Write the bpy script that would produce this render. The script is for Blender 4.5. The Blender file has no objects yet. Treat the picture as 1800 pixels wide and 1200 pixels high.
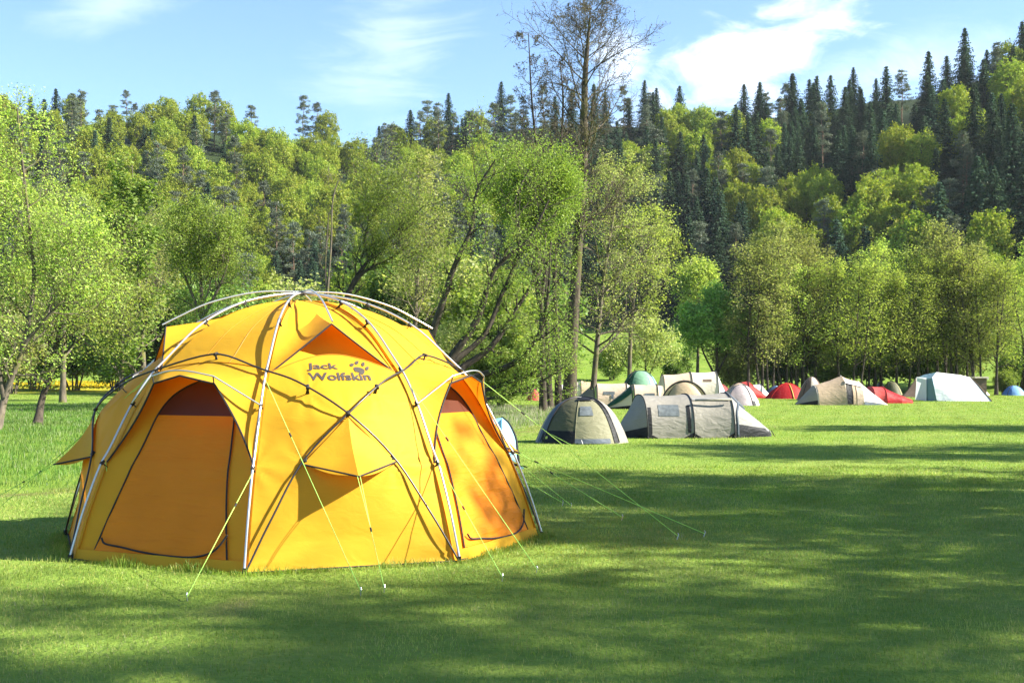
import bpy, math, random
import numpy as np
from mathutils import Vector, noise as mnoise

SC = bpy.context.scene
COL = SC.collection
R = math.radians
PI = math.pi

# ------------------------------------------------------------ camera, world, sun, exposure
EYE = 1.65; FPX = 2200.0; HOR = 655.0
cam = bpy.data.cameras.new("camera"); camo = bpy.data.objects.new("camera", cam); COL.objects.link(camo)
camo.location = (0, 0, EYE); camo.rotation_euler = (R(90), 0, 0)
cam.sensor_width = 36.0; cam.lens = FPX / 1800 * 36.0
cam.shift_y = (HOR - 600) / 1800
cam.clip_start = 0.1; cam.clip_end = 5000
SC.camera = camo

SUN_EL = R(36); SUN_AZ = R(83)      # azimuth measured from straight behind the camera towards the right
TO_SUN = Vector((math.sin(SUN_AZ) * math.cos(SUN_EL), -math.cos(SUN_AZ) * math.cos(SUN_EL), math.sin(SUN_EL)))
sun = bpy.data.lights.new("sun", 'SUN'); suno = bpy.data.objects.new("sun", sun); COL.objects.link(suno)
sun.energy = 4.0; sun.angle = R(0.53); sun.color = (1.0, 0.93, 0.81)
suno.rotation_euler = TO_SUN.to_track_quat('Z', 'Y').to_euler()

SC.view_settings.view_transform = 'Standard'; SC.view_settings.look = 'None'
SC.view_settings.exposure = 2.25; SC.view_settings.gamma = 1.0
SC.view_settings.use_curve_mapping = False
SC.cycles.max_bounces = 8; SC.cycles.transparent_max_bounces = 8
SC.cycles.use_denoising = True

world = bpy.data.worlds.new("World"); SC.world = world; world.use_nodes = True
def build_world():
    nt = world.node_tree; nt.nodes.clear(); N = nt.nodes.new; L = nt.links.new
    def math_(op, a, b=None, c=None):
        n = N('ShaderNodeMath'); n.operation = op
        for i, v in enumerate((a, b, c)):
            if v is None: continue
            if isinstance(v, (int, float)): n.inputs[i].default_value = v
            else: L(v, n.inputs[i])
        return n.outputs[0]
    sky = N('ShaderNodeTexSky'); sky.sky_type = 'NISHITA'; sky.sun_disc = False
    sky.sun_elevation = SUN_EL; sky.sun_rotation = math.atan2(TO_SUN.x, TO_SUN.y)
    sky.air_density = 0.95; sky.dust_density = 0.45; sky.ozone_density = 1.8; sky.altitude = 300
    tc = N('ShaderNodeTexCoord'); sep = N('ShaderNodeSeparateXYZ'); L(tc.outputs['Generated'], sep.inputs[0])
    yy = math_('MAXIMUM', sep.outputs[1], 0.05)
    a = math_('DIVIDE', sep.outputs[0], yy); b = math_('DIVIDE', sep.outputs[2], yy)
    comb = N('ShaderNodeCombineXYZ'); L(a, comb.inputs[0]); L(b, comb.inputs[1])
    def noise(scale, sx, sy, rot, detail, dist):
        mp = N('ShaderNodeMapping'); L(comb.outputs[0], mp.inputs[0])
        mp.inputs['Scale'].default_value = (sx, sy, 1); mp.inputs['Rotation'].default_value = (0, 0, R(rot))
        n = N('ShaderNodeTexNoise'); L(mp.outputs[0], n.inputs['Vector'])
        n.inputs['Scale'].default_value = scale; n.inputs['Detail'].default_value = detail
        n.inputs['Distortion'].default_value = dist; n.inputs['Roughness'].default_value = 0.6
        return n.outputs['Fac']
    def blob(u, v, ru, rv, rot):
        x0 = (u - 900) / FPX; y0 = (HOR - v) / FPX; c, s = math.cos(R(rot)), math.sin(R(rot))
        dx = math_('SUBTRACT', a, x0); dy = math_('SUBTRACT', b, y0)
        p = math_('ADD', math_('MULTIPLY', dx, c), math_('MULTIPLY', dy, s))
        q = math_('SUBTRACT', math_('MULTIPLY', dy, c), math_('MULTIPLY', dx, s))
        p = math_('DIVIDE', p, ru / FPX); q = math_('DIVIDE', q, rv / FPX)
        d = math_('ADD', math_('MULTIPLY', p, p), math_('MULTIPLY', q, q))
        return math_('SUBTRACT', 1.0, math_('SQRT', d))          # 1 in the middle, 0 at the rim
    n1 = noise(14, 1.0, 2.2, 28, 7, 0.6); n2 = noise(9, 0.8, 2.6, 40, 8, 1.2); n3 = noise(40, 1, 2.0, 30, 4, 0.4)
    def cloud(bl, n, gain, edge, top):
        v = math_('ADD', math_('MULTIPLY', bl, gain), math_('MULTIPLY', math_('SUBTRACT', n, 0.5), edge))
        v = math_('ADD', v, math_('MULTIPLY', math_('SUBTRACT', n3, 0.5), 0.35))
        mr = N('ShaderNodeMapRange'); mr.interpolation_type = 'SMOOTHSTEP'; L(v, mr.inputs[0])
        mr.inputs[1].default_value = -0.15; mr.inputs[2].default_value = 0.75; mr.inputs[3].default_value = 0; mr.inputs[4].default_value = top
        return mr.outputs[0]
    masks = [cloud(blob(1310, 120, 220, 85, 24), n1, 0.85, 2.3, 0.55),
             cloud(blob(1090, 100, 60, 60, 10), n1, 0.9, 2.0, 0.4),
             cloud(blob(1560, 130, 260, 60, 12), n2, 0.6, 1.6, 0.22),
             cloud(blob(690, 60, 110, 130, -20), n2, 0.5, 2.2, 0.2),
             cloud(blob(640, 180, 120, 40, -10), n2, 0.6, 1.8, 0.12),
             cloud(blob(190, 15, 110, 45, 8), n2, 0.6, 1.5, 0.2)]
    m = masks[0]
    for k in masks[1:]: m = math_('MAXIMUM', m, k)
    mix = N('ShaderNodeMix'); mix.data_type = 'RGBA'; L(m, mix.inputs[0])
    tint = N('ShaderNodeMix'); tint.data_type = 'RGBA'; tint.blend_type = 'MULTIPLY'; tint.inputs[0].default_value = 1; L(sky.outputs[0], tint.inputs[6]); tint.inputs[7].default_value = (0.78, 0.89, 1.0, 1)
    L(tint.outputs[2], mix.inputs[6]); mix.inputs[7].default_value = (8.2, 8.4, 8.8, 1)
    bg = N('ShaderNodeBackground'); L(mix.outputs[2], bg.inputs[0]); bg.inputs[1].default_value = 0.062
    out = N('ShaderNodeOutputWorld'); L(bg.outputs[0], out.inputs[0])
build_world()

# ------------------------------------------------------------ helpers
def at(u, v, D):  return Vector(((u - 900) / FPX * D, D, EYE - (v - HOR) / FPX * D))
def gp(u, v):     return at(u, v, EYE * FPX / (v - HOR))      # point of the flat ground seen at a pixel

def set_tag(o, label=None, cat=None, group=None, kind=None):
    if label: o['label'] = label
    if cat: o['category'] = cat
    if group: o['group'] = group
    if kind: o['kind'] = kind
    return o
def empty(name, loc, label, cat, group=None, rz=0.0):
    o = bpy.data.objects.new(name, None); COL.objects.link(o); o.location = loc; o.rotation_euler = (0, 0, rz)
    o.empty_display_size = 0.2
    return set_tag(o, label, cat, group)
def link(name, me, parent=None, loc=None):
    o = bpy.data.objects.new(name, me); COL.objects.link(o)
    if parent: o.parent = parent
    if loc is not None: o.location = loc
    return o

class MB:
    """collects vertices and faces (numpy), then links them as one mesh object"""
    def __init__(s): s.V = []; s.F = []; s.M = []; s.n = 0
    def add(s, V, F, mi=0):
        V = np.asarray(V, float).reshape(-1, 3); F = np.asarray(F, int)
        if len(F): s.F.append(F + s.n); s.M.append(mi)
        s.V.append(V); s.n += len(V)
    def mesh(s, name, mats, smooth=False):
        V = np.concatenate(s.V); me = bpy.data.meshes.new(name)
        me.vertices.add(len(V)); me.vertices.foreach_set('co', V.ravel())
        vi = np.concatenate([f.ravel() for f in s.F])
        lt = np.concatenate([np.full(len(f), f.shape[1]) for f in s.F])
        mi = np.concatenate([np.full(len(f), m) for f, m in zip(s.F, s.M)])
        ls = np.concatenate([[0], np.cumsum(lt)[:-1]])
        me.loops.add(len(vi)); me.loops.foreach_set('vertex_index', vi.astype(np.int32))
        me.polygons.add(len(lt)); me.polygons.foreach_set('loop_start', ls.astype(np.int32))
        me.polygons.foreach_set('loop_total', lt.astype(np.int32))
        for m in (mats if isinstance(mats, (list, tuple)) else [mats]): me.materials.append(m)
        me.polygons.foreach_set('material_index', mi.astype(np.int32))
        me.polygons.foreach_set('use_smooth', np.full(len(lt), bool(smooth)))
        me.update(calc_edges=True)
        return me
    def build(s, name, mats, parent=None, loc=None, smooth=False):
        return link(name, s.mesh(name, mats, smooth), parent, loc)
    # shapes
    def grid(s, P, mi=0, flip=False):
        P = np.asarray(P, float); a, b = P.shape[:2]
        i = np.arange(a * b).reshape(a, b)
        q = np.stack([i[:-1, :-1], i[:-1, 1:], i[1:, 1:], i[1:, :-1]], -1).reshape(-1, 4)
        s.add(P.reshape(-1, 3), q[:, ::-1] if flip else q, mi)
    def tubes(s, P, Rr, sides=6, mi=0, cap=False):
        """P (m,n,3) polylines with radii (m,n)"""
        P = np.asarray(P, float); Rr = np.asarray(Rr, float)
        if P.ndim == 2: P = P[None]; Rr = Rr[None] if Rr.ndim == 1 else np.full(P.shape[:2], float(Rr))
        m, n, _ = P.shape
        T = np.gradient(P, axis=1); T /= np.linalg.norm(T, axis=2, keepdims=True) + 1e-12
        mean = P[:, -1] - P[:, 0]
        ref = np.where((np.abs(mean[:, 2]) > 0.75 * np.linalg.norm(mean, axis=1))[:, None], np.array([[1., 0.13, 0]]), np.array([[0.05, 0, 1.]]))
        U = np.cross(T, ref[:, None, :]); U /= np.linalg.norm(U, axis=2, keepdims=True) + 1e-12
        W = np.cross(T, U)
        an = np.arange(sides) * 2 * PI / sides
        V = P[:, :, None, :] + Rr[:, :, None, None] * (np.cos(an)[:, None] * U[:, :, None, :] + np.sin(an)[:, None] * W[:, :, None, :])
        idx = np.arange(m * n * sides).reshape(m, n, sides)
        a = idx[:, :-1]; b = idx[:, 1:]
        q = np.stack([a, np.roll(a, -1, 2), np.roll(b, -1, 2), b], -1).reshape(-1, 4)
        s.add(V.reshape(-1, 3), q, mi)
        if cap:
            s.F.append(idx[:, 0, ::-1] + (s.n - m * n * sides)); s.M.append(mi)
            s.F.append(idx[:, -1, :] + (s.n - m * n * sides)); s.M.append(mi)
    def tube(s, pts, r, sides=6, mi=0, cap=True):
        P = np.array([tuple(p) for p in pts], float); rr = np.full(len(P), r, float) if np.isscalar(r) else np.asarray(r, float)
        s.tubes(P[None], rr[None], sides, mi, cap)
    def box(s, c, sz, mi=0):
        x, y, z = [v / 2 for v in sz]
        V = np.array([(-x, -y, -z), (x, -y, -z), (x, y, -z), (-x, y, -z), (-x, -y, z), (x, -y, z), (x, y, z), (-x, y, z)]) + np.array(c)
        s.add(V, [(0, 3, 2, 1), (4, 5, 6, 7), (0, 1, 5, 4), (1, 2, 6, 5), (2, 3, 7, 6), (3, 0, 4, 7)], mi)

def spline(pts, n):
    """Catmull-Rom through the points"""
    P = np.array([tuple(p) for p in pts], float)
    P = np.vstack([2 * P[0] - P[1], P, 2 * P[-1] - P[-2]])
    t = np.linspace(0, len(P) - 3 - 1e-9, n); i = t.astype(int); f = (t - i)[:, None]
    a, b, c, d = P[i], P[i + 1], P[i + 2], P[i + 3]
    return 0.5 * (2 * b + (c - a) * f + (2 * a - 5 * b + 4 * c - d) * f ** 2 + (3 * b - a - 3 * c + d) * f ** 3)

# ------------------------------------------------------------ materials
MATS = {}
def nodes_of(name):
    m = bpy.data.materials.new(name); m.use_nodes = True; nt = m.node_tree; nt.nodes.clear()
    return m, nt, nt.nodes.new, nt.links.new
def ramp(N, L, fac, stops):
    r = N('ShaderNodeValToRGB'); L(fac, r.inputs[0])
    e = r.color_ramp.elements
    while len(e) < len(stops): e.new(0.5)
    for k, (p, c) in enumerate(stops): e[k].position = p; e[k].color = (*c, 1)
    return r.outputs[0]
def leaf_mat(name, cols, trans=0.35, jitter=0.5, gloss=0.012, treevar=0.22, k=1.0):
    """foliage: two or three real leaf colours picked per leaf, a little tone shift per tree"""
    if name in MATS: return MATS[name]
    cols = [tuple(min(0.6, v * k * q) for v, q in zip(c, (0.97, 0.97, 1.30))) for c in cols]
    m, nt, N, L = nodes_of(name)
    g = N('ShaderNodeNewGeometry'); oi = N('ShaderNodeObjectInfo')
    c = ramp(N, L, g.outputs['Random Per Island'], [(i / max(1, len(cols) - 1), k) for i, k in enumerate(cols)])
    hsv = N('ShaderNodeHueSaturation'); L(c, hsv.inputs['Color'])
    mr = N('ShaderNodeMapRange'); L(oi.outputs['Random'], mr.inputs[0]); mr.inputs[3].default_value = 1 - treevar; mr.inputs[4].default_value = 1 + treevar
    L(mr.outputs[0], hsv.inputs['Value'])
    mr2 = N('ShaderNodeMapRange'); L(oi.outputs['Random'], mr2.inputs[0]); mr2.inputs[3].default_value = 0.488; mr2.inputs[4].default_value = 0.512
    L(mr2.outputs[0], hsv.inputs['Hue'])
    d = N('ShaderNodeBsdfDiffuse'); t = N('ShaderNodeBsdfTranslucent'); gl = N('ShaderNodeBsdfGlossy'); gl.inputs['Roughness'].default_value = 0.45
    L(hsv.outputs[0], d.inputs[0])
    ty = N('ShaderNodeMix'); ty.data_type = 'RGBA'; ty.blend_type = 'MULTIPLY'; ty.inputs[0].default_value = 1
    L(hsv.outputs[0], ty.inputs[6]); ty.inputs[7].default_value = (1.12, 1.2, 0.6, 1); L(ty.outputs[2], t.inputs[0])
    mx = N('ShaderNodeMixShader'); mx.inputs[0].default_value = trans; L(d.outputs[0], mx.inputs[1]); L(t.outputs[0], mx.inputs[2])
    mg = N('ShaderNodeMixShader'); mg.inputs[0].default_value = gloss; L(mx.outputs[0], mg.inputs[1]); L(gl.outputs[0], mg.inputs[2])
    o = N('ShaderNodeOutputMaterial'); L(mg.outputs[0], o.inputs[0])
    MATS[name] = m; return m
def bark_mat(name, c1, c2, c3=None, scale=6.0):
    if name in MATS: return MATS[name]
    m, nt, N, L = nodes_of(name)
    tc = N('ShaderNodeTexCoord'); mp = N('ShaderNodeMapping'); L(tc.outputs['Object'], mp.inputs[0]); mp.inputs['Scale'].default_value = (1, 1, 0.35)
    n = N('ShaderNodeTexNoise'); L(mp.outputs[0], n.inputs['Vector']); n.inputs['Scale'].default_value = scale; n.inputs['Detail'].default_value = 6
    n2 = N('ShaderNodeTexNoise'); L(tc.outputs['Object'], n2.inputs['Vector']); n2.inputs['Scale'].default_value = 1.3
    c = ramp(N, L, n.outputs['Fac'], [(0.3, c1), (0.7, c2)])
    if c3:
        mx = N('ShaderNodeMix'); mx.data_type = 'RGBA'; mr = N('ShaderNodeMapRange'); L(n2.outputs['Fac'], mr.inputs[0]); mr.inputs[1].default_value = 0.5; mr.inputs[2].default_value = 0.65
        L(mr.outputs[0], mx.inputs[0]); L(c, mx.inputs[6]); mx.inputs[7].default_value = (*c3, 1); c = mx.outputs[2]
    p = N('ShaderNodeBsdfPrincipled'); L(c, p.inputs['Base Color']); p.inputs['Roughness'].default_value = 0.9; p.inputs['Specular IOR Level'].default_value = 0.2
    bp = N('ShaderNodeBump'); L(n.outputs['Fac'], bp.inputs['Height']); bp.inputs['Strength'].default_value = 0.6; bp.inputs['Distance'].default_value = 0.03; L(bp.outputs[0], p.inputs['Normal'])
    o = N('ShaderNodeOutputMaterial'); L(p.outputs[0], o.inputs[0]); MATS[name] = m; return m
def fabric_mat(name, col, trans=0.3, tcol=None, wr=0.5, rough=0.45, scale=7.0, dist=0.02, spec=0.25, aniso=(1, 1, 2.2)):
    """thin tent cloth: diffuse + light coming through, soft wrinkles as bump"""
    if name in MATS: return MATS[name]
    m, nt, N, L = nodes_of(name)
    tc = N('ShaderNodeTexCoord'); mp = N('ShaderNodeMapping'); L(tc.outputs['Object'], mp.inputs[0]); mp.inputs['Scale'].default_value = aniso
    n = N('ShaderNodeTexNoise'); L(mp.outputs[0], n.inputs['Vector']); n.inputs['Scale'].default_value = scale; n.inputs['Detail'].default_value = 3; n.inputs['Distortion'].default_value = 0.8
    n2 = N('ShaderNodeTexNoise'); L(tc.outputs['Object'], n2.inputs['Vector']); n2.inputs['Scale'].default_value = 2.5; n2.inputs['Detail'].default_value = 4
    hs = N('ShaderNodeHueSaturation'); hs.inputs['Color'].default_value = (*col, 1)
    mr = N('ShaderNodeMapRange'); L(n2.outputs['Fac'], mr.inputs[0]); mr.inputs[1].default_value = 0.3; mr.inputs[2].default_value = 0.7; mr.inputs[3].default_value = 0.93; mr.inputs[4].default_value = 1.05
    L(mr.outputs[0], hs.inputs['Value'])
    bp = N('ShaderNodeBump'); L(n.outputs['Fac'], bp.inputs['Height']); bp.inputs['Strength'].default_value = wr; bp.inputs['Distance'].default_value = dist
    p = N('ShaderNodeBsdfPrincipled'); L(hs.outputs[0], p.inputs['Base Color']); p.inputs['Roughness'].default_value = rough; p.inputs['Specular IOR Level'].default_value = spec
    L(bp.outputs[0], p.inputs['Normal'])
    t = N('ShaderNodeBsdfTranslucent'); t.inputs[0].default_value = (*(tcol or col), 1)
    mx = N('ShaderNodeMixShader'); mx.inputs[0].default_value = trans; L(p.outputs[0], mx.inputs[1]); L(t.outputs[0], mx.inputs[2])
    o = N('ShaderNodeOutputMaterial'); L(mx.outputs[0], o.inputs[0]); MATS[name] = m; return m
def plain_mat(name, col, rough=0.5, metal=0.0, spec=0.4, var=0.1):
    if name in MATS: return MATS[name]
    m, nt, N, L = nodes_of(name)
    tc = N('ShaderNodeTexCoord'); n = N('ShaderNodeTexNoise'); L(tc.outputs['Object'], n.inputs['Vector']); n.inputs['Scale'].default_value = 12
    c = ramp(N, L, n.outputs['Fac'], [(0.3, tuple(k * (1 - var) for k in col)), (0.7, tuple(min(1, k * (1 + var)) for k in col))])
    p = N('ShaderNodeBsdfPrincipled'); L(c, p.inputs['Base Color']); p.inputs['Roughness'].default_value = rough; p.inputs['Metallic'].default_value = metal; p.inputs['Specular IOR Level'].default_value = spec
    o = N('ShaderNodeOutputMaterial'); L(p.outputs[0], o.inputs[0]); MATS[name] = m; return m

M_ALU = plain_mat('aluminium_pole', (0.50, 0.50, 0.49), 0.30, 0.6, 0.5, 0.03)
M_BLK = plain_mat('black_pole', (0.022, 0.020, 0.020), 0.35, 0.0, 0.5)
M_WEB = plain_mat('black_webbing', (0.020, 0.018, 0.018), 0.8)
M_LINE = plain_mat('lime_cord', (0.42, 0.72, 0.13), 0.6, 0, 0.2)
M_YEL = fabric_mat('yellow_cloth', (0.63, 0.358, 0.024), 0.28, (0.90, 0.25, 0.009), 0.3, 0.6, 4.0, 0.02, 0.12)
M_YEL_SHADE = fabric_mat('yellow_cloth_door_shade', (0.80, 0.28, 0.016), 0.36, (1.0, 0.27, 0.009), 0.6, 0.55, 4.0, 0.03, 0.15, (0.7, 0.7, 4.0))  # same cloth, redder: orange glow of the shaded doors put into its colour
M_NET = fabric_mat('brown_netting', (0.10, 0.032, 0.018), 0.3, (0.22, 0.06, 0.025), 0.2)
M_SEAM = fabric_mat('seam_tape', (0.50, 0.20, 0.008), 0.2, (0.8, 0.18, 0.005), 0.1)
M_PRINT = plain_mat('grey_brown_print', (0.048, 0.040, 0.034), 0.7)
M_DARKCLOTH = fabric_mat('dark_cloth', (0.03, 0.033, 0.04), 0.05, None, 0.4)

# ------------------------------------------------------------ the valley: one sheet of ground
_RX = np.array([-900, 0, 300, 420, 620, 800, 1000, 1150, 1300, 1450, 1600, 1700, 1800, 2300])
_RY = np.array([142, 145, 148, 180, 225, 205, 188, 184, 172, 158, 134, 102, 84, 60])
_AD = np.array([-75, -45, -30, -22, -12, 0, 12, 22, 32, 45, 60])
_DB = np.array([190, 185, 180, 182, 195, 200, 185, 160, 150, 170, 190])
_DR = np.array([430, 430, 425, 415, 420, 415, 385, 345, 325, 340, 360])
_FA = np.array([0.0, 0.3, 1, 1, 1, 1, 1, 1, 1, 0.35, 0.0])
def hill_params(x, y):
    a = np.degrees(np.arctan2(x, np.maximum(y, 1e-3)))
    d = np.hypot(x, y)
    db = np.interp(a, _AD, _DB); dr = np.interp(a, _AD, _DR); fa = np.interp(a, _AD, _FA)
    u = 900 + FPX * np.tan(np.radians(np.clip(a, -60, 60)))
    ry = np.interp(u, _RX, _RY)
    zr = EYE + (HOR - ry) / FPX * dr * np.cos(np.radians(a)) - 12.0
    return a, d, db, dr, fa, zr
def terrain(x, y):
    x = np.asarray(x, float); y = np.asarray(y, float)
    a, d, db, dr, fa, zr = hill_params(x, y)
    left = np.interp(a, [-16, -6], [1, 0])
    m = np.clip((d - 100) / np.maximum(db - 100, 1), 0, 1)
    z = (m ** 1.3) * (8.0 - 6.6 * left)
    t = np.clip((d - db) / (dr - db), 0, 2.2)
    prof = np.where(t < 1, np.sin(np.clip(t, 0, 1) * PI / 2 * 0.92) / math.sin(PI / 2 * 0.92), 1 - 0.30 * (t - 1))
    z = z + fa * (zr - 6) * prof
    z = z + np.where(d > db, 1.4 * np.sin(x * 0.11 + 1) * np.sin(y * 0.093) * np.clip((d - db) / 40, 0, 1), 0)
    return z
def tz(x, y): return float(terrain(np.array([x]), np.array([y]))[0])

EDGE = [(-30.0, 10.0), (-9.5, 15.2), (-6.2, 17.7), (-3.5, 25.5), (-0.6, 33.0), (1.1, 40.3), (2.2, 50.0), (2.6, 58.0), (-2, 64), (-6, 75)]   # edge of the mown lawn

def lawn_left(x, y):
    """signed distance-like value: > 0 where the grass is left uncut (left of the lawn's edge)"""
    ex = np.interp(y, [p[1] for p in EDGE], [p[0] for p in EDGE])
    return np.where((y > 10) & (y < 75), ex - x, -5.0 + 0 * x)

def ground_mat():
    m, nt, N, L = nodes_of('meadow_ground')
    tc = N('ShaderNodeTexCoord'); P = tc.outputs['Object']
    def noise(scale, detail=4, sx=1, sy=1, dist=0.0, rot=0):
        mp = N('ShaderNodeMapping'); L(P, mp.inputs[0]); mp.inputs['Scale'].default_value = (sx, sy, 1); mp.inputs['Rotation'].default_value = (0, 0, R(rot))
        n = N('ShaderNodeTexNoise'); L(mp.outputs[0], n.inputs['Vector']); n.inputs['Scale'].default_value = scale; n.inputs['Detail'].default_value = detail; n.inputs['Distortion'].default_value = dist
        return n.outputs['Fac']
    def mix(f, a, b):
        x = N('ShaderNodeMix'); x.data_type = 'RGBA'
        if isinstance(f, float): x.inputs[0].default_value = f
        else: L(f, x.inputs[0])
        for i, v in ((6, a), (7, b)):
            if isinstance(v, tuple): x.inputs[i].default_value = (*v, 1)
            else: L(v, x.inputs[i])
        return x.outputs[2]
    def rng(v, a, b):
        r = N('ShaderNodeMapRange'); r.interpolation_type = 'SMOOTHSTEP'; L(v, r.inputs[0]); r.inputs[1].default_value = a; r.inputs[2].default_value = b; return r.outputs[0]
    at_ = N('ShaderNodeAttribute'); at_.attribute_name = 'zone'; sp = N('ShaderNodeSeparateColor'); L(at_.outputs['Color'], sp.inputs[0])
    lawn = ramp(N, L, noise(0.55, 6, 1, 1, 0.5), [(0.3, (0.109, 0.189, 0.026)), (0.52, (0.156, 0.234, 0.034)), (0.72, (0.226, 0.267, 0.06))])
    fine = ramp(N, L, noise(7, 5), [(0.3, (0.09, 0.166, 0.023)), (0.7, (0.195, 0.267, 0.049))])
    lawn = mix(0.5, lawn, fine)
    dry = rng(noise(0.35, 5, 1, 1, 1.0), 0.64, 0.86); lawn = mix(dry, lawn, (0.21, 0.200, 0.065))
    wild = ramp(N, L, noise(1.2, 6, 1, 1, 0.4), [(0.3, (0.099, 0.168, 0.019)), (0.6, (0.158, 0.234, 0.03)), (0.75, (0.238, 0.264, 0.06))])
    flowers = mix(rng(noise(3.5, 5), 0.42, 0.58), wild, (0.42, 0.33, 0.012))
    soil = ramp(N, L, noise(5, 5), [(0.3, (0.10, 0.080, 0.035)), (0.7, (0.20, 0.17, 0.07))])
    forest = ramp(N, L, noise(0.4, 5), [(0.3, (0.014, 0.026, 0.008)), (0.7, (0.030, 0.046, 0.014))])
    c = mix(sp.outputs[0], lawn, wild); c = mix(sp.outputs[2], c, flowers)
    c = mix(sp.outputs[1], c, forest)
    at2 = N('ShaderNodeAttribute'); at2.attribute_name = 'bare'
    bare = N('ShaderNodeMath'); bare.operation = 'MULTIPLY'; L(at2.outputs['Fac'], bare.inputs[0]); L(rng(noise(1.6, 5), 0.38, 0.56), bare.inputs[1])
    c = mix(bare.outputs[0], c, soil)
    p = N('ShaderNodeBsdfPrincipled'); L(c, p.inputs['Base Color']); p.inputs['Roughness'].default_value = 0.95; p.inputs['Specular IOR Level'].default_value = 0.1
    bp = N('ShaderNodeBump'); L(noise(16, 6), bp.inputs['Height']); bp.inputs['Strength'].default_value = 0.9; bp.inputs['Distance'].default_value = 0.05; L(bp.outputs[0], p.inputs['Normal'])
    o = N('ShaderNodeOutputMaterial'); L(p.outputs[0], o.inputs[0]); return m

def build_ground():
    xs = np.unique(np.concatenate([np.linspace(-760, -200, 20), np.linspace(-200, -20, 62), np.linspace(-20, 20, 81), np.linspace(20, 200, 62), np.linspace(200, 760, 20)]))
    ys = np.unique(np.concatenate([np.linspace(-300, 0, 12), np.linspace(0, 60, 121), np.linspace(60, 480, 150), np.linspace(480, 900, 16)]))
    X, Y = np.meshgrid(xs, ys, indexing='ij'); Z = terrain(X, Y)
    mb = MB(); mb.grid(np.stack([X, Y, Z], -1))
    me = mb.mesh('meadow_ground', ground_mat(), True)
    a, d, db, dr, fa, zr = hill_params(X, Y)
    wild = np.clip(lawn_left(X, Y) / 0.8 + 0.5, 0, 1) * np.clip((Y - 12) / 3, 0, 1); wild = np.maximum(wild, np.clip((d - 86) / 10, 0, 1))
    wild = np.maximum(wild, np.clip((-X - 9 - 0.15 * np.maximum(Y, 0)) / 2, 0, 1) * (Y > 62))
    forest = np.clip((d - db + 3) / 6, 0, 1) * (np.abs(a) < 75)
    fl = np.clip((d - 104) / 8, 0, 1) * np.clip((132 - d) / 8, 0, 1) * np.clip((-12 - a) / 2, 0, 1)
    col = np.stack([wild, forest, fl, np.ones_like(X)], -1).reshape(-1, 4).astype(np.float32)
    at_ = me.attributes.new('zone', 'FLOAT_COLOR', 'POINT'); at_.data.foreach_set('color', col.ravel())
    ll = lawn_left(X, Y); bare = np.exp(-((ll + 0.35) / 0.5) ** 2) * ((Y > 12) & (Y < 62))
    ab = me.attributes.new('bare', 'FLOAT', 'POINT'); ab.data.foreach_set('value', bare.ravel().astype(np.float32))
    set_tag(link('ground', me), 'meadow valley floor rising into the wooded hillside', None, None, 'structure')
build_ground()

# ------------------------------------------------------------ trees
BARK_GREY = bark_mat('grey_bark', (0.055, 0.045, 0.034), (0.15, 0.125, 0.095), (0.13, 0.13, 0.035))
BARK_DARK = bark_mat('dark_bark', (0.022, 0.018, 0.014), (0.075, 0.060, 0.045))
BARK_PALE = bark_mat('pale_bark', (0.16, 0.14, 0.11), (0.30, 0.27, 0.22))
BARK_PINE = bark_mat('pine_bark', (0.10, 0.070, 0.050), (0.22, 0.145, 0.095))
BARK_ALDER = bark_mat('alder_bark', (0.035, 0.028, 0.020), (0.105, 0.085, 0.060), (0.085, 0.080, 0.022))
L_ALDER = leaf_mat('alder_leaves', [(0.085, 0.118, 0.020), (0.135, 0.168, 0.028), (0.185, 0.205, 0.045)], 0.56, k=2.5)
L_OLIVE = leaf_mat('young_olive_leaves', [(0.095, 0.118, 0.030), (0.145, 0.162, 0.042), (0.19, 0.185, 0.06)], 0.54, k=2.25)
L_WILLOW = leaf_mat('willow_leaves', [(0.095, 0.140, 0.020), (0.150, 0.200, 0.028), (0.21, 0.24, 0.04)], 0.42, k=1.5)
L_FRESH = leaf_mat('fresh_green_leaves', [(0.075, 0.135, 0.022), (0.120, 0.190, 0.034), (0.16, 0.22, 0.05)], 0.48, k=2.1)
L_MAPLE = leaf_mat('maple_leaves', [(0.065, 0.108, 0.018), (0.105, 0.158, 0.026), (0.15, 0.19, 0.038)], 0.42, k=1.75)
L_BEECH = leaf_mat('beech_leaves', [(0.085, 0.125, 0.010), (0.125, 0.165, 0.013), (0.19, 0.19, 0.020)], 0.4, 0.5, 0.01, 0.2, k=1.85)
L_SPRUCE = leaf_mat('spruce_needles', [(0.012, 0.026, 0.012), (0.023, 0.043, 0.018), (0.036, 0.058, 0.023)], 0.2, 0.5, 0.01, 0.25, k=1.9)
L_PINE = leaf_mat('pine_needles', [(0.038, 0.054, 0.028), (0.062, 0.078, 0.040), (0.09, 0.10, 0.055)], 0.2, 0.5, 0.01, 0.2, k=1.8)
L_TWIG = leaf_mat('catkins_and_buds', [(0.07, 0.055, 0.035), (0.11, 0.09, 0.05), (0.12, 0.115, 0.045)], 0.15)
L_SHRUB = leaf_mat('shrub_leaves', [(0.050, 0.090, 0.016), (0.085, 0.135, 0.022), (0.125, 0.165, 0.035)], 0.42, k=1.75)

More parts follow.
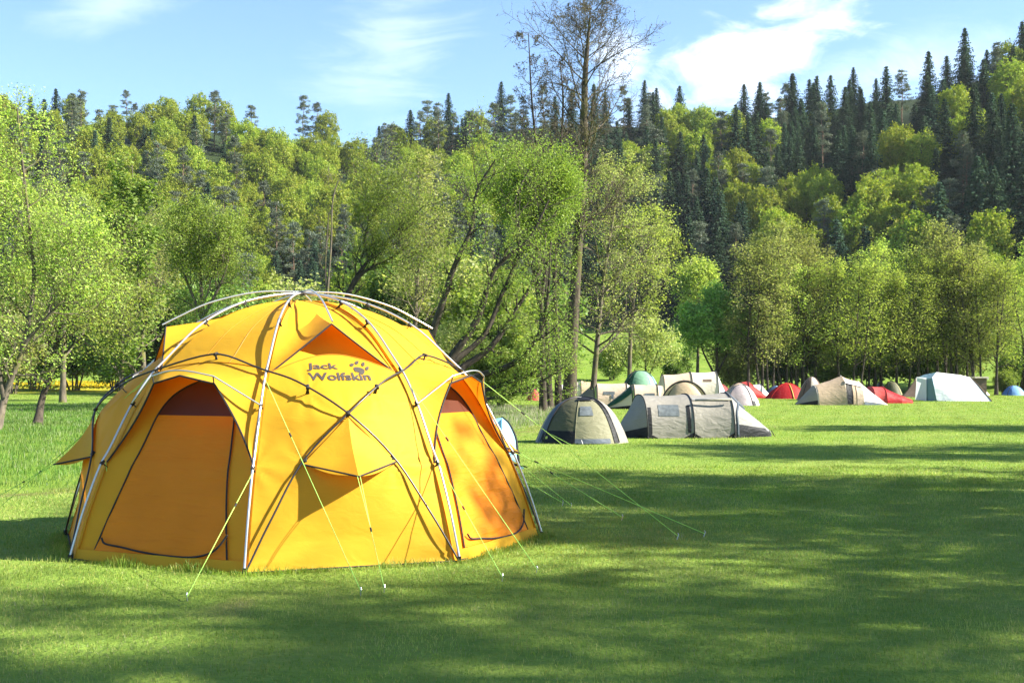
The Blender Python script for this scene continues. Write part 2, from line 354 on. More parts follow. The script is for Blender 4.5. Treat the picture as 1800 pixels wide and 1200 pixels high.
def unit(v): return v / (np.linalg.norm(v, axis=-1, keepdims=True) + 1e-9)
def children(rng, P, Rr, nc, t0, t1, length, ang, up, wob, npts, rscale=0.5, rmin=0.004, stratify=True, taper=0.3, droop=0.0):
    """nc side branches on every polyline of P (m,n,3); returns paths (m*nc,npts,3), radii"""
    m, n, _ = P.shape
    if stratify: t = t0 + (t1 - t0) * (np.arange(nc)[None] + rng.uniform(0, 1, (m, nc))) / nc
    else: t = rng.uniform(t0, t1, (m, nc))
    f = t * (n - 1); i = np.minimum(f.astype(int), n - 2); w = (f - i)[..., None]
    mi = np.arange(m)[:, None]
    base = P[mi, i] * (1 - w) + P[mi, i + 1] * w; tan = unit(P[mi, i + 1] - P[mi, i])
    rad = Rr[mi, i] * (1 - w[..., 0]) + Rr[mi, i + 1] * w[..., 0]
    az = (np.arange(nc)[None] * 2.399 + rng.uniform(0, 6.28, (m, 1)) + rng.normal(0, 0.5, (m, nc)))
    ref = np.where(np.abs(tan[..., 2:3]) > 0.9, np.array([1., 0, 0]), np.array([0, 0, 1.]))
    U = unit(np.cross(tan, ref)); W = np.cross(tan, U)
    perp = U * np.cos(az)[..., None] + W * np.sin(az)[..., None]
    an = np.radians(ang(t) if callable(ang) else ang) + rng.normal(0, 0.13, (m, nc))
    d = unit(np.cos(an)[..., None] * tan + np.sin(an)[..., None] * perp)
    Ln = (length(t) if callable(length) else length) * rng.uniform(0.7, 1.25, (m, nc))
    if P.shape[0] > 1 and not callable(length):
        pass
    out = np.zeros((m, nc, npts, 3)); out[:, :, 0] = base; p = base.copy()
    for k in range(1, npts):
        d = d + rng.normal(0, wob, d.shape); d[..., 2] += up - droop * k
        d = unit(d); p = p + d * (Ln / (npts - 1))[..., None]; out[:, :, k] = p
    r0 = np.maximum(rad * rscale, rmin); rr = r0[..., None] * np.linspace(1, taper, npts)
    return out.reshape(m * nc, npts, 3), np.maximum(rr.reshape(m * nc, npts), rmin * 0.6)
def scatter_along(rng, P, k, spread, t0=0.15):
    m, n, _ = P.shape
    t = rng.uniform(t0, 1.0, (m, k)); f = t * (n - 1); i = np.minimum(f.astype(int), n - 2); w = (f - i)[..., None]
    mi = np.arange(m)[:, None]
    return (P[mi, i] * (1 - w) + P[mi, i + 1] * w + rng.normal(0, spread, (m, k, 3))).reshape(-1, 3)
def leaves(mb, rng, C, size, aspect=0.6, up=0.5, droop=0.0, mi=0, var=0.35, nrm=None):
    n = len(C); nr = rng.normal(0, 1, (n, 3)); nr[:, 2] = np.abs(nr[:, 2]) + up
    if nrm is not None: nr = nrm + rng.normal(0, 0.45, (n, 3))
    nr = unit(nr)
    a = rng.normal(0, 1, (n, 3)); a[:, 2] -= droop; a = unit(a - (a * nr).sum(1, keepdims=True) * nr); b = np.cross(nr, a)
    s = size * rng.uniform(1 - var, 1 + var, (n, 1))
    V = np.stack([C - a * s * 0.5, C + b * s * aspect * 0.5 - a * s * 0.05, C + a * s * 0.5, C - b * s * aspect * 0.5 - a * s * 0.05], 1).reshape(-1, 3)
    mb.add(V, np.arange(4 * n).reshape(n, 4), mi)

def tree_meshes(name, seed, trunks, leafmat, bark=BARK_GREY, n1=24, first=0.25, ang1=55, len1=3.0, crown=None, up1=0.10, wob=0.13,
                n2=7, len2=0.5, n3=5, len3=0.45, leaf_k=12, leaf=0.12, spread=0.12, aspect=0.6, up=0.5, droop=0.0, n4=0, leaf2=0, rs=0.45, twig=0.004, last=1.0, ldroop=0.0, tap=0.85):
    """trunks: list of (points, r0, r1). returns (trunk mesh, crown mesh)"""
    rng = np.random.default_rng(seed); wood = MB(); crn = MB(); crown = crown or (lambda t: 1.0 + 0 * t)
    ends = []
    for pts, r0, r1 in trunks:
        P = spline(pts, 16)[None]; rr = (r0 + (r1 - r0) * np.linspace(0, 1, 16) ** tap)[None]; rr[0, 0] *= 1.35; rr[0, 1] *= 1.08
        wood.tubes(P, rr, 9)
        P1, R1 = children(rng, P, rr, n1, first, last, lambda t: len1 * crown((t - first) / (1 - first)), ang1, up1, wob, 7, rs, 0.008, True, 0.25)
        wood.tubes(P1, R1, 5)
        L1 = np.linalg.norm(P1[:, -1] - P1[:, 0], axis=1)[:, None]
        P2, R2 = children(rng, P1, R1, n2, 0.2, 1.0, lambda t: L1 * len2 * (1.15 - 0.5 * t), 42, up1 * 0.6, wob * 1.2, 5, 0.6, twig * 1.5, True, 0.3, ldroop)
        wood.tubes(P2, R2, 4)
        L2 = np.linalg.norm(P2[:, -1] - P2[:, 0], axis=1)[:, None]
        P3, R3 = children(rng, P2, R2, n3, 0.2, 1.0, lambda t: L2 * len3, 40, up1 * 0.4, wob * 1.4, 4, 0.6, twig, True, 0.4, ldroop * 1.5)
        wood.tubes(P3, R3, 3)
        Lf = P3
        if n4:
            L3 = np.linalg.norm(P3[:, -1] - P3[:, 0], axis=1)[:, None]
            P4, R4 = children(rng, P3, R3, n4, 0.2, 1.0, lambda t: L3 * 0.5, 38, 0.03, wob * 1.5, 3, 0.6, twig * 0.8, True, 0.5)
            wood.tubes(P4, R4, 3); Lf = P4
        if leaf_k: leaves(crn, rng, scatter_along(rng, Lf, leaf_k, spread), leaf, aspect, up, droop)
        if leaf2: leaves(crn, rng, scatter_along(rng, P2, leaf2, spread * 1.3, 0.4), leaf, aspect, up, droop)
    tm = wood.mesh(name + '_trunk', bark, True)
    return tm, (crn.mesh(name + '_crown', leafmat) if crn.n else None)
def place_tree(name, meshes, loc, label, cat='tree', group=None, rz=0.0, sc=1.0, crown_name='crown', sz=None):
    e = empty(name, loc, label, cat, group, rz); e.scale = (sc, sc, sz or sc)
    link('trunk', meshes[0], e)
    if meshes[1]: link(crown_name, meshes[1], e)
    return e
dome = lambda t: np.sqrt(np.clip(1 - (1.25 * t - 0.35) ** 2, 0.08, 1))
cone = lambda t: np.clip(1.05 - 0.85 * t, 0.1, 1)
def stem(rng, H, lean=(0, 0), wob=0.25, n=6):
    p = [(0, 0, 0)]
    for k in range(1, n):
        f = k / (n - 1); p.append((lean[0] * f + rng.normal(0, wob) * f ** 0.5, lean[1] * f + rng.normal(0, wob) * f ** 0.5, H * f))
    return p

# ---- forest trees of the hillside: a few models of each kind, set out one by one
def beech_model(seed):
    rng = np.random.default_rng(seed); H = 16.0; wood = MB(); crn = MB()
    wood.tube(stem(rng, H * 0.75, (0, 0), 0.3), np.linspace(0.3, 0.1, 6), 6)
    # crown: leaves over an uneven, lobed volume, with gaps where the noise is low
    def nz(p, f, o): return np.array([mnoise.noise(Vector((float(x[0]) * f + o, float(x[1]) * f - o, float(x[2]) * f + 2 * o))) for x in p])
    N0 = 14000; u = unit(rng.normal(0, 1, (N0, 3))); lob = 1 + 0.36 * nz(u, 1.9, seed) + 0.30 * nz(u, 4.3, seed + 5) + 0.16 * nz(u, 9.0, seed + 7)
    dep = 1 - np.abs(rng.normal(0, 0.20, N0)); p = u * (lob * dep)[:, None] * np.array([4.5, 4.5, 5.8]) + np.array([0, 0, H * 0.60]); p[:, 2] = np.where(p[:, 2] < 3.2, 3.2 + rng.uniform(0, 1.5, N0), p[:, 2])
    keep = nz(p, 0.75, seed + 9) + rng.normal(0, 0.13, N0) > -0.10
    leaves(crn, rng, p[keep], 0.42, 0.75, 0.3, nrm=u[keep] * 0.8 + rng.normal(0, 0.6, (keep.sum(), 3)))
    n = 26; c = p[rng.integers(0, N0, n)]
    P = np.stack([np.stack([np.zeros(n), np.zeros(n), np.clip(c[:, 2] - 3.5, 2.5, H * .7)], -1), (c * np.array([.5, .5, 1]) - np.array([0, 0, 1.0])), c], 1)
    wood.tubes(P, np.tile([0.09, 0.05, 0.02], (n, 1)), 3)
    return wood.mesh('beech_trunk', BARK_GREY, True), crn.mesh('beech_crown', L_BEECH)
def spruce_model(seed, H=21.0, Rb=3.0):
    rng = np.random.default_rng(seed); wood = MB(); crn = MB()
    wood.tube([(0, 0, 0), (0.05, 0, H * 0.5), (0, 0, H)], [0.28, 0.16, 0.02], 6)
    z = 1.6; C = []; A = []; S = []
    while z < H - 0.3:
        f = z / H; rr = Rb * (1 - f) ** 0.8 * rng.uniform(0.8, 1.15) + 0.15; nb = int(7 + 6 * (1 - f)); a0 = rng.uniform(0, 6.28)
        for b in range(nb):
            az = a0 + b * 6.283 / nb + rng.normal(0, 0.2); L_ = rr * rng.uniform(0.7, 1.18); ns = max(2, int(L_ / 0.42))
            for k in range(ns):
                t = (k + 0.7) / ns; x = L_ * t; dz = -0.42 * x * (1 - 0.35 * t) + 0.25 * t * t * (1 - f)
                for w in (-1, 0, 1):
                    wd = (1 - t) * 0.42 + 0.1
                    aa = az + w * wd * 0.55 / max(0.35, t * L_) * 0.6
                    C.append((x * math.cos(aa), x * math.sin(aa), z + dz - abs(w) * 0.10)); A.append(aa + w * 0.5); S.append(0.62 * (1 - 0.45 * t) + 0.08)
        z += 0.62 * (0.75 + 0.45 * (1 - f))
    C = np.array(C) + rng.normal(0, 0.07, (len(C), 3)); A = np.array(A); S = np.array(S)[:, None] * rng.uniform(0.7, 1.25, (len(C), 1))
    d = np.stack([np.cos(A), np.sin(A), -0.55 + rng.normal(0, 0.2, len(A))], -1); d = unit(d)
    s = unit(np.stack([-np.sin(A), np.cos(A), rng.normal(0, 0.45, len(A))], -1))
    V = np.stack([C - d * S * 0.5, C + s * S * 0.33, C + d * S * 0.62, C - s * S * 0.33], 1).reshape(-1, 3)
    crn.add(V, np.arange(len(V)).reshape(-1, 4))
    hang = np.arange(0, len(C), 3); Ch = C[hang]; Sh = S[hang]
    V = np.stack([Ch - s[hang] * Sh * 0.3, Ch + s[hang] * Sh * 0.3, Ch + np.array([0, 0, -0.55]) * Sh * 1.3], 1).reshape(-1, 3)
    crn.add(V, np.arange(len(V)).reshape(-1, 3))
    return wood.mesh('spruce_trunk', BARK_DARK, True), crn.mesh('spruce_crown', L_SPRUCE)
def pine_model(seed):
    rng = np.random.default_rng(seed); H = 19.0; wood = MB(); crn = MB()
    T = stem(rng, H, (rng.normal(0, .5), 0), 0.22); wood.tube(T, np.linspace(0.24, 0.05, 6), 6)
    n = 52; P = []
    for k in range(n):
        z = H * rng.uniform(0.28, 1.0); f = (z / H - 0.28) / 0.72; L_ = 2.6 * math.sqrt(max(0.03, 1 - (f * 1.05 - 0.15) ** 2)) * (1.05 - 0.45 * f) * rng.uniform(0.4, 1.1); az = rng.uniform(0, 6.28)
        tx = np.interp(z, [p[2] for p in T], [p[0] for p in T]); ty = np.interp(z, [p[2] for p in T], [p[1] for p in T])
        c = np.array([tx + L_ * math.cos(az), ty + L_ * math.sin(az), z + 0.25 * L_])
        P.append([(tx, ty, z - 0.2), (tx + .5 * L_ * math.cos(az), ty + .5 * L_ * math.sin(az), z), tuple(c)])
        for q_ in range(3):
            cc = c + rng.normal(0, 0.55, 3) * np.array([1, 1, 0.4]); q = 28
            v = unit(rng.normal(0, 1, (q, 3))) * np.array([0.85, 0.85, 0.42]) * rng.uniform(0.3, 1, (q, 1))
            leaves(crn, rng, cc + v, 0.42, 0.45, 0.3)
    wood.tubes(np.array(P), np.tile([0.06, 0.04, 0.02], (n, 1)), 3)
    return wood.mesh('pine_trunk', BARK_PINE, True), crn.mesh('pine_crown', L_PINE)

def build_forest():
    rng = np.random.default_rng(11)
    B = [beech_model(100 + k) for k in range(5)]; S = [spruce_model(200 + k, 16.5 + 1.0 * k, 4.6 + 0.3 * k) for k in range(4)]; Pn = [pine_model(300 + k) for k in range(4)]
    beech_spots = [(560, 290, 95, 95), (740, 260, 70, 45), (870, 270, 60, 60), (1225, 195, 70, 35), (1300, 290, 45, 55), (1485, 315, 115, 48), (1590, 265, 48, 75), (1380, 365, 45, 60), (1600, 395, 50, 30),
                   (1760, 360, 60, 40), (1785, 105, 40, 30), (1400, 300, 50, 40), (1130, 250, 40, 30), (480, 300, 40, 80), (640, 330, 60, 50), (1690, 150, 30, 25)]
    pts = []
    step = 5.2
    for iy, y in enumerate(np.arange(150, 450, step * 0.87)):
        for x in np.arange(-220, 220, step):
            px = x + (step / 2 if iy % 2 else 0) + rng.normal(0, 1.3); py = y + rng.normal(0, 1.3)
            a, d, db, dr, fa, zr = [float(v) for v in hill_params(np.array(px), np.array(py))]
            if abs(px) > 0.425 * py + 4 or d < db + 1 or d > dr + 24: continue
            t = (d - db) / (dr - db); pts.append((px, py, t, a))
            if 0.80 < t < 1.10:
                for q in (-1, 1): pts.append((px + step * 0.42 * q + rng.normal(0, .5), py + 1.8 * q + rng.normal(0, 0.8), t, a))
    pts.sort(key=lambda p: math.hypot(p[0], p[1])); mask = np.zeros((300, 452), bool); kept = 0
    for px, py, t, a in pts:
        z = tz(px, py) - 0.3
        # leave out trees that the ones in front hide completely
        c = (900 + FPX * px / py) / 4; w = FPX * 2.3 / py / 4; y0 = (HOR - FPX * (z + 14 - EYE) / py) / 4; y1 = (HOR - FPX * (z + 5 - EYE) / py) / 4
        sl = (slice(max(0, int(y0)), max(0, int(y1))), slice(max(0, int(c - w)), max(0, int(c + w) + 1)))
        seen = (~mask[sl]).mean() if mask[sl].size else 0
        mask[sl] = True
        if seen < 0.10: continue
        kept += 1
        u = 900 + FPX * px / py; v = HOR - FPX * (z + 12 - EYE) / py
        inb = any(((u - b[0]) / b[2]) ** 2 + ((v - b[1]) / b[3]) ** 2 < 1 for b in beech_spots)
        nz = mnoise.noise(Vector((px * 0.045, py * 0.045, 3.0)))
        r = rng.uniform()
        if inb: kind = 'b' if r < 0.88 else 'p'
        elif u < 470: kind = 'b' if r < 0.60 + 0.5 * nz else ('p' if r < 0.88 else 's')
        elif u < 1000: kind = 'b' if r < 0.20 + 0.5 * nz else ('p' if r < 0.68 else 's')
        else: kind = 'b' if r < 0.03 + 0.1 * nz else ('p' if r < 0.27 + 0.2 * nz else 's')
        side = 'left' if u < 640 else ('middle' if u < 1080 else 'right')
        zone = 'crest' if t > 0.86 else ('foot' if t < 0.22 else 'slope')
        nm, lb, mods, sc = {'b': ('beech_tree', 'bright green leafy tree', B, rng.uniform(0.50, 0.76)), 's': ('spruce_tree', 'dark green spruce', S, rng.uniform(0.55, 0.85)), 'p': ('pine_tree', 'grey green pine', Pn, rng.uniform(0.52, 0.76))}[kind]
        if t > 0.8: sc *= {'b': 0.95, 's': 0.56, 'p': 0.62}[kind]
        where = {'crest': 'on the skyline of the', 'slope': 'on the slope of the', 'foot': 'at the foot of the'}[zone] + ' ' + {'left': 'left hill', 'middle': 'middle hill behind the bare tree', 'right': 'right hill'}[side]
        label = lb + ' ' + where
        place_tree(nm, mods[rng.integers(len(mods))], (px, py, z), label, 'tree', {'b': 'leafy trees ', 's': 'spruces ', 'p': 'pines '}[kind] + where, rng.uniform(0, 6.28), sc, 'crown', sc * rng.uniform(0.92, 1.1))
    print('forest', len(pts), kept, {k: sum(o.name.startswith(k) for o in COL.objects) for k in ('beech_tree', 'spruce_tree', 'pine_tree')})
build_forest()

# ------------------------------------------------------------ the trees along the stream and the meadow, each one by itself
def rel(base, u, v, D): return tuple(at(u, v, D) - base)
def on_ground(u, D):
    p = at(u, 0, D); return Vector((p.x, D, tz(p.x, D) - 0.05))

def build_near_trees():
    rng = np.random.default_rng(5)
    # tall bare alder in the middle
    D = 56.0; b = Vector((at(1000, 0, D).x, D, 0))
    T = [([rel(b, 1000, 722, D), rel(b, 1008, 560, D), rel(b, 1016, 430, D), rel(b, 1026, 290, D), rel(b, 1028, 150, D), rel(b, 1033, 80, D), rel(b, 1038, 20, D)], 0.28, 0.025),
         ([rel(b, 1028, 150, D), rel(b, 1020, 80, D), rel(b, 1014, 20, D), rel(b, 1010, -35, D)], 0.10, 0.03)]
    bare = tree_meshes('bare_alder', 21, T[:1], L_TWIG, BARK_ALDER, tap=1.5, n1=44, first=0.33, ang1=60, len1=4.1, crown=lambda t: np.clip(0.55 + 0.9 * t - 1.25 * t * t, 0.14, 1) * 1.15, up1=0.085, wob=0.13, n2=12, len2=0.42, n3=7, len3=0.48,
                       leaf_k=3, leaf=0.085, spread=0.05, aspect=0.4, rs=0.25, twig=0.0068)
    place_tree('bare_alder', bare, b, 'tallest tree, bare grey trunk with leafless twigs against the sky', 'tree')
    # its leafy lower skirt of side branches belongs to a second, smaller alder that stands right behind it
    D = 58.0
    for u0, u1, u2, top, r0, lab, sd in ((966, 958, 935, 60, 0.17, 'slim dark trunk left of the tall bare tree with a thin leafless top', 22), (983, 975, 990, 110, 0.18, 'dark curved trunk nearest the tall bare tree, catkins in its crown', 23)):
        b = Vector((at(u0, 0, D).x, D, 0))
        T = [([rel(b, u0, 718, D), rel(b, u1 + 4, 600, D), rel(b, u1, 470, D), rel(b, (u1 + u2) / 2, 300, D), rel(b, u2, 180, D), rel(b, u2 - 6, top, D)], r0, 0.02)]
        m = tree_meshes('slim_alder', sd, T, L_TWIG, BARK_DARK, n1=22, first=0.40, ang1=55, len1=2.5, crown=lambda t: np.clip(1.0 - 0.75 * t, 0.2, 1), up1=0.10, n2=7, len2=0.45, n3=5, len3=0.45, leaf_k=3, leaf=0.09, spread=0.05, aspect=0.5, rs=0.4, twig=0.0065)
        place_tree('bare_alder', m, b, lab, 'tree')
        D += 1.2
    # olive alder whose crown fills the space right of the bare trunk
    D = 60.0; b = on_ground(1040, D)
    T = [([(0, 0, 0), rel(b, 1050, 600, D), rel(b, 1062, 480, D), rel(b, 1080, 370, D), rel(b, 1090, 300, D)], 0.16, 0.03)]
    m = tree_meshes('olive_alder', 31, T, L_OLIVE, BARK_GREY, n1=44, first=0.18, ang1=66, len1=3.9, crown=lambda t: np.clip(1.02 - 0.72 * t ** 1.6, 0.2, 1.1), up1=0.02, n2=9, len2=0.45, n3=6, len3=0.45, leaf_k=6, leaf=0.085, spread=0.10, twig=0.006, ldroop=0.02)
    place_tree('olive_alder', m, b, 'brownish olive alder with wide drooping side branches just right of the tall bare trunk', 'tree')
    D = 63.0; b = on_ground(1105, D)
    m = tree_meshes('olive_alder', 32, [([(0, 0, 0), rel(b, 1110, 560, D), rel(b, 1122, 470, D), rel(b, 1128, 400, D)], 0.13, 0.03)], L_ALDER, BARK_GREY, n1=24, first=0.3, ang1=60, len1=2.2, crown=dome, up1=0.05, n2=8, len2=0.5, n3=6, len3=0.45, leaf_k=7, leaf=0.115, spread=0.12)
    place_tree('olive_alder', m, b, 'small olive alder with rounded top at the outer right of the bare tree', 'tree')
    # big willow with leaning dark limbs right of the yellow tent
    D = 50.0; b = Vector((at(745, 0, D).x, D, 0))
    limbs = [([(745, 700), (752, 620), (775, 545), (800, 470), (832, 400), (838, 345), (872, 290)], 0.20),
             ([(750, 700), (785, 640), (840, 560), (868, 475), (930, 420), (965, 350)], 0.22),
             ([(755, 705), (800, 655), (862, 610), (905, 545), (950, 470), (962, 400)], 0.20),
             ([(760, 705), (820, 668), (900, 640), (945, 590), (962, 520), (965, 450)], 0.18),
             ([(770, 708), (840, 690), (905, 668), (945, 650), (965, 610)], 0.13),
             ([(790, 640), (850, 590), (880, 520), (915, 430), (905, 350), (930, 290)], 0.13),
             ([(775, 708), (860, 700), (930, 680), (975, 655)], 0.09)]
    T = []
    for k, (pp, r0) in enumerate(limbs):
        T.append(([tuple(Vector(rel(b, u, v, D)) + Vector((0, (k % 3 - 1) * 0.5 * i / len(pp) * 3, 0))) for i, (u, v) in enumerate(pp)], r0, 0.03))
    crown_w = lambda t: np.clip(0.25 + 1.0 * t, 0.2, 1.15)
    m = tree_meshes('leaning_willow', 41, T, L_WILLOW, BARK_DARK, n1=17, first=0.3, ang1=45, len1=1.8, crown=crown_w, up1=0.09, wob=0.18, n2=7, len2=0.5, n3=5, len3=0.5, leaf_k=6, leaf=0.092, spread=0.13, aspect=0.42, twig=0.005)
    place_tree('leaning_willow', m, b, 'big willow whose dark limbs lean out to the right behind the yellow tent', 'tree')
    D = 53.0; b = Vector((at(955, 0, D).x, D, 0))      # the bright willow crown in front of the bare trunk
    T = [([rel(b, 955, 722, D), rel(b, 952, 560, D), rel(b, 945, 450, D), rel(b, 948, 390, D), rel(b, 952, 335, D)], 0.15, 0.04), ([rel(b, 952, 520, D), rel(b, 966, 440, D), rel(b, 976, 375, D), rel(b, 980, 340, D)], 0.08, 0.03),
         ([rel(b, 952, 560, D), rel(b, 934, 460, D), rel(b, 912, 380, D), rel(b, 893, 330, D)], 0.08, 0.03)]
    m = tree_meshes('bright_willow', 42, T, L_WILLOW, BARK_DARK, n1=22, first=0.5, ang1=52, len1=1.8, crown=lambda t: np.clip(0.45 + 0.7 * t, .3, 1), up1=0.12, wob=0.15, n2=9, len2=0.52, n3=6, len3=0.5, leaf_k=15, leaf=0.096, spread=0.15, aspect=0.42)
    place_tree('bright_willow', m, b, 'bright yellow green willow crown partly covering the bare trunk', 'tree')
    # willow with a forked limb above the tent's top
    D = 62.0; b = Vector((at(585, 0, D).x, D, 0))
    T = [([rel(b, 585, 705, D), rel(b, 596, 590, D), rel(b, 612, 515, D), rel(b, 650, 455, D), rel(b, 700, 405, D), rel(b, 745, 362, D)], 0.20, 0.03),
         ([rel(b, 612, 515, D), rel(b, 640, 478, D), rel(b, 685, 455, D), rel(b, 720, 430, D)], 0.12, 0.03), ([rel(b, 650, 455, D), rel(b, 640, 420, D), rel(b, 655, 380, D), rel(b, 672, 345, D)], 0.08, 0.02)]
    m = tree_meshes('forked_willow', 43, T, L_WILLOW, BARK_DARK, n1=18, first=0.35, ang1=52, len1=2.4, crown=lambda t: np.clip(0.5 + 0.6 * t, 0.3, 1.1), up1=0.12, n2=8, len2=0.5, n3=6, len3=0.5, leaf_k=10, leaf=0.10, spread=0.15, aspect=0.42)
    place_tree('forked_willow', m, b, 'willow with a dark forked limb rising above the top of the yellow tent', 'tree')
    # pale willow behind it
    D = 78.0; b = on_ground(735, D)
    m = tree_meshes('pale_willow', 44, [([(0, 0, 0), rel(b, 730, 560, D), rel(b, 738, 430, D), rel(b, 735, 300, D)], 0.2, 0.03)], L_OLIVE, BARK_GREY, n1=30, first=0.25, ang1=55, len1=3.0, crown=dome, n2=8, len2=0.5, n3=6, len3=0.5, leaf_k=6, leaf=0.16, spread=0.2)
    place_tree('pale_willow', m, b, 'pale olive tree with a loose domed crown behind the forked willow', 'tree')
    # dead snag
    D = 72.0; b = on_ground(585, D)
    T = [([(0, 0, 0), rel(b, 578, 560, D), rel(b, 572, 470, D), rel(b, 578, 374, D)], 0.10, 0.04), ([rel(b, 575, 520, D), rel(b, 582, 430, D), rel(b, 584, 360, D), rel(b, 592, 325, D), rel(b, 602, 306, D)], 0.07, 0.02)]
    m = tree_meshes('dead_tree', 45, T, None, BARK_GREY, n1=6, first=0.5, ang1=50, len1=1.2, n2=3, len2=0.4, n3=2, leaf_k=0, rs=0.3, twig=0.01)
    place_tree('dead_tree', m, b, 'dead grey snag with a broken top and no leaves', 'tree')

    # --- left side
    D = 40.0; b = gp(66, 747)
    T = [([(0, 0, 0), rel(b, 74, 700, D), rel(b, 90, 655, D), rel(b, 96, 620, D), rel(b, 108, 560, D), rel(b, 120, 500, D), rel(b, 118, 430, D)], 0.13, 0.02), ([rel(b, 92, 640, D), rel(b, 130, 605, D), rel(b, 170, 570, D), rel(b, 200, 520, D)], 0.05, 0.015)]
    m = tree_meshes('crooked_tree', 51, T, L_ALDER, BARK_DARK, n1=17, first=0.42, ang1=62, len1=2.0, crown=dome, up1=0.05, wob=0.2, n2=8, len2=0.5, n3=5, len3=0.5, leaf_k=7, leaf=0.08, spread=0.12)
    place_tree('crooked_tree', m, b, 'small crooked tree with a dark bent trunk in the long grass at left', 'tree')
    D = 36.0; b = gp(-6, 757)
    T = [([(0, 0, 0), rel(b, 8, 700, D), rel(b, 20, 665, D), rel(b, 42, 605, D), rel(b, 60, 500, D), rel(b, 52, 400, D), rel(b, 40, 290, D), rel(b, 30, 190, D)], 0.12, 0.02), ([rel(b, 42, 605, D), rel(b, 80, 560, D), rel(b, 115, 520, D), rel(b, 140, 470, D), rel(b, 150, 430, D)], 0.06, 0.015),
         ([rel(b, 8, 700, D), rel(b, -20, 560, D), rel(b, -30, 420, D), rel(b, -22, 300, D)], 0.08, 0.02)]
    m = tree_meshes('edge_alder', 52, T, L_ALDER, BARK_GREY, n1=22, first=0.25, ang1=56, len1=1.9, crown=dome, n2=9, len2=0.5, n3=6, len3=0.5, leaf_k=6, leaf=0.078, spread=0.13)
    place_tree('edge_alder', m, b, 'tall airy alder with light stem at the left edge of the picture', 'tree')
    D = 54.0
    for u0, u1, u2, top, sd, lab in ((212, 216, 218, 330, 53, 'slender maple with a straight thin stem left of the tent'), (243, 250, 232, 290, 54, 'slender maple with a slightly bent stem nearest the tent')):
        b = gp(u0, 722) if sd == 53 else Vector((at(u0, 0, 55).x, 55.0, 0))
        T = [([(0, 0, 0), rel(b, u1, 600, D), rel(b, (u1 + u2) / 2, 460, D), rel(b, u2, top, D)], 0.10, 0.02)]
        m = tree_meshes('slender_maple', sd, T, L_MAPLE, BARK_GREY, n1=26, first=0.12, ang1=58, len1=1.9, crown=lambda t: np.clip(1.0 - 0.5 * t, 0.25, 1), up1=0.04, n2=6, len2=0.5, n3=4, len3=0.5, leaf_k=6, leaf=0.17, spread=0.14, aspect=0.85, up=1.2)
        place_tree('slender_maple', m, b, lab, 'tree')
    D = 60.0; b = on_ground(352, D)
    m = tree_meshes('round_willow', 55, [([(0, 0, 0), rel(b, 358, 600, D), rel(b, 352, 480, D), rel(b, 350, 380, D)], 0.17, 0.04), ([rel(b, 356, 560, D), rel(b, 320, 470, D), rel(b, 310, 400, D)], 0.09, 0.03), ([rel(b, 356, 560, D), rel(b, 395, 480, D), rel(b, 405, 410, D)], 0.09, 0.03)],
                    L_WILLOW, BARK_GREY, n1=19, first=0.25, ang1=55, len1=2.0, crown=dome, up1=0.12, n2=8, len2=0.5, n3=6, len3=0.5, leaf_k=13, leaf=0.105, spread=0.15, aspect=0.45)
    place_tree('round_willow', m, b, 'willow with a big rounded yellow green crown behind the left of the tent', 'tree')
    D = 70.0; b = on_ground(110, D)
    m = tree_meshes('alder_tree', 56, [([(0, 0, 0), rel(b, 112, 560, D), rel(b, 105, 470, D), rel(b, 110, 385, D)], 0.17, 0.03)], L_ALDER, BARK_GREY, n1=30, first=0.15, ang1=55, len1=3.6, crown=dome, n2=9, len2=0.5, n3=6, len3=0.5, leaf_k=6, leaf=0.125, spread=0.2)
    place_tree('alder_tree', m, b, 'broad alder filling the background behind the crooked tree', 'tree')
    D = 74.0; b = on_ground(255, D)
    m = tree_meshes('alder_tree', 57, [([(0, 0, 0), rel(b, 250, 560, D), rel(b, 258, 490, D), rel(b, 250, 410, D)], 0.17, 0.03)], L_OLIVE, BARK_GREY, n1=30, first=0.15, ang1=55, len1=3.2, crown=dome, n2=9, len2=0.5, n3=6, len3=0.5, leaf_k=6, leaf=0.125, spread=0.2)
    place_tree('alder_tree', m, b, 'olive alder seen between the slender maples and the round willow', 'tree')

    # --- right side: the long row of many stemmed alders behind the tents
    def clump(seed, H, nst, spreadx, mat, leaf=0.145, lk=4, w=2.5):
        r = np.random.default_rng(seed); T = []
        for k in range(nst):
            x0 = (k - (nst - 1) / 2) * 0.5 + r.normal(0, 0.15); lean = x0 * spreadx + r.normal(0, 0.4)
            h = H * r.uniform(0.82, 1.0)
            T.append(([(x0, r.normal(0, .4), 0), (x0 + lean * .3 + r.normal(0, .1), r.normal(0, .3), h * .35), (x0 + lean * .7 + r.normal(0, .15), r.normal(0, .5), h * .7), (x0 + lean, r.normal(0, .6), h)], 0.11 * r.uniform(0.8, 1.25), 0.02))
        return tree_meshes('row_alder', seed, T, mat, BARK_DARK, n1=24, first=0.20, ang1=62, len1=w * 0.98, crown=lambda t: np.clip(0.72 + 1.1 * t - 1.5 * t * t, 0.25, 1.1), up1=0.04, n2=7, len2=0.5, n3=5, len3=0.5, leaf_k=lk, leaf=leaf, spread=0.2, up=1.4, twig=0.006)
    G = 'row of alders behind the tents'
    A = [clump(61, 12.2, 4, 1.0, L_ALDER), clump(62, 12.0, 4, 0.8, L_ALDER, 0.145, 5), clump(63, 12.5, 5, 1.1, L_OLIVE, 0.15, 5), clump(64, 11.5, 3, 0.9, L_ALDER, 0.145, 5)]
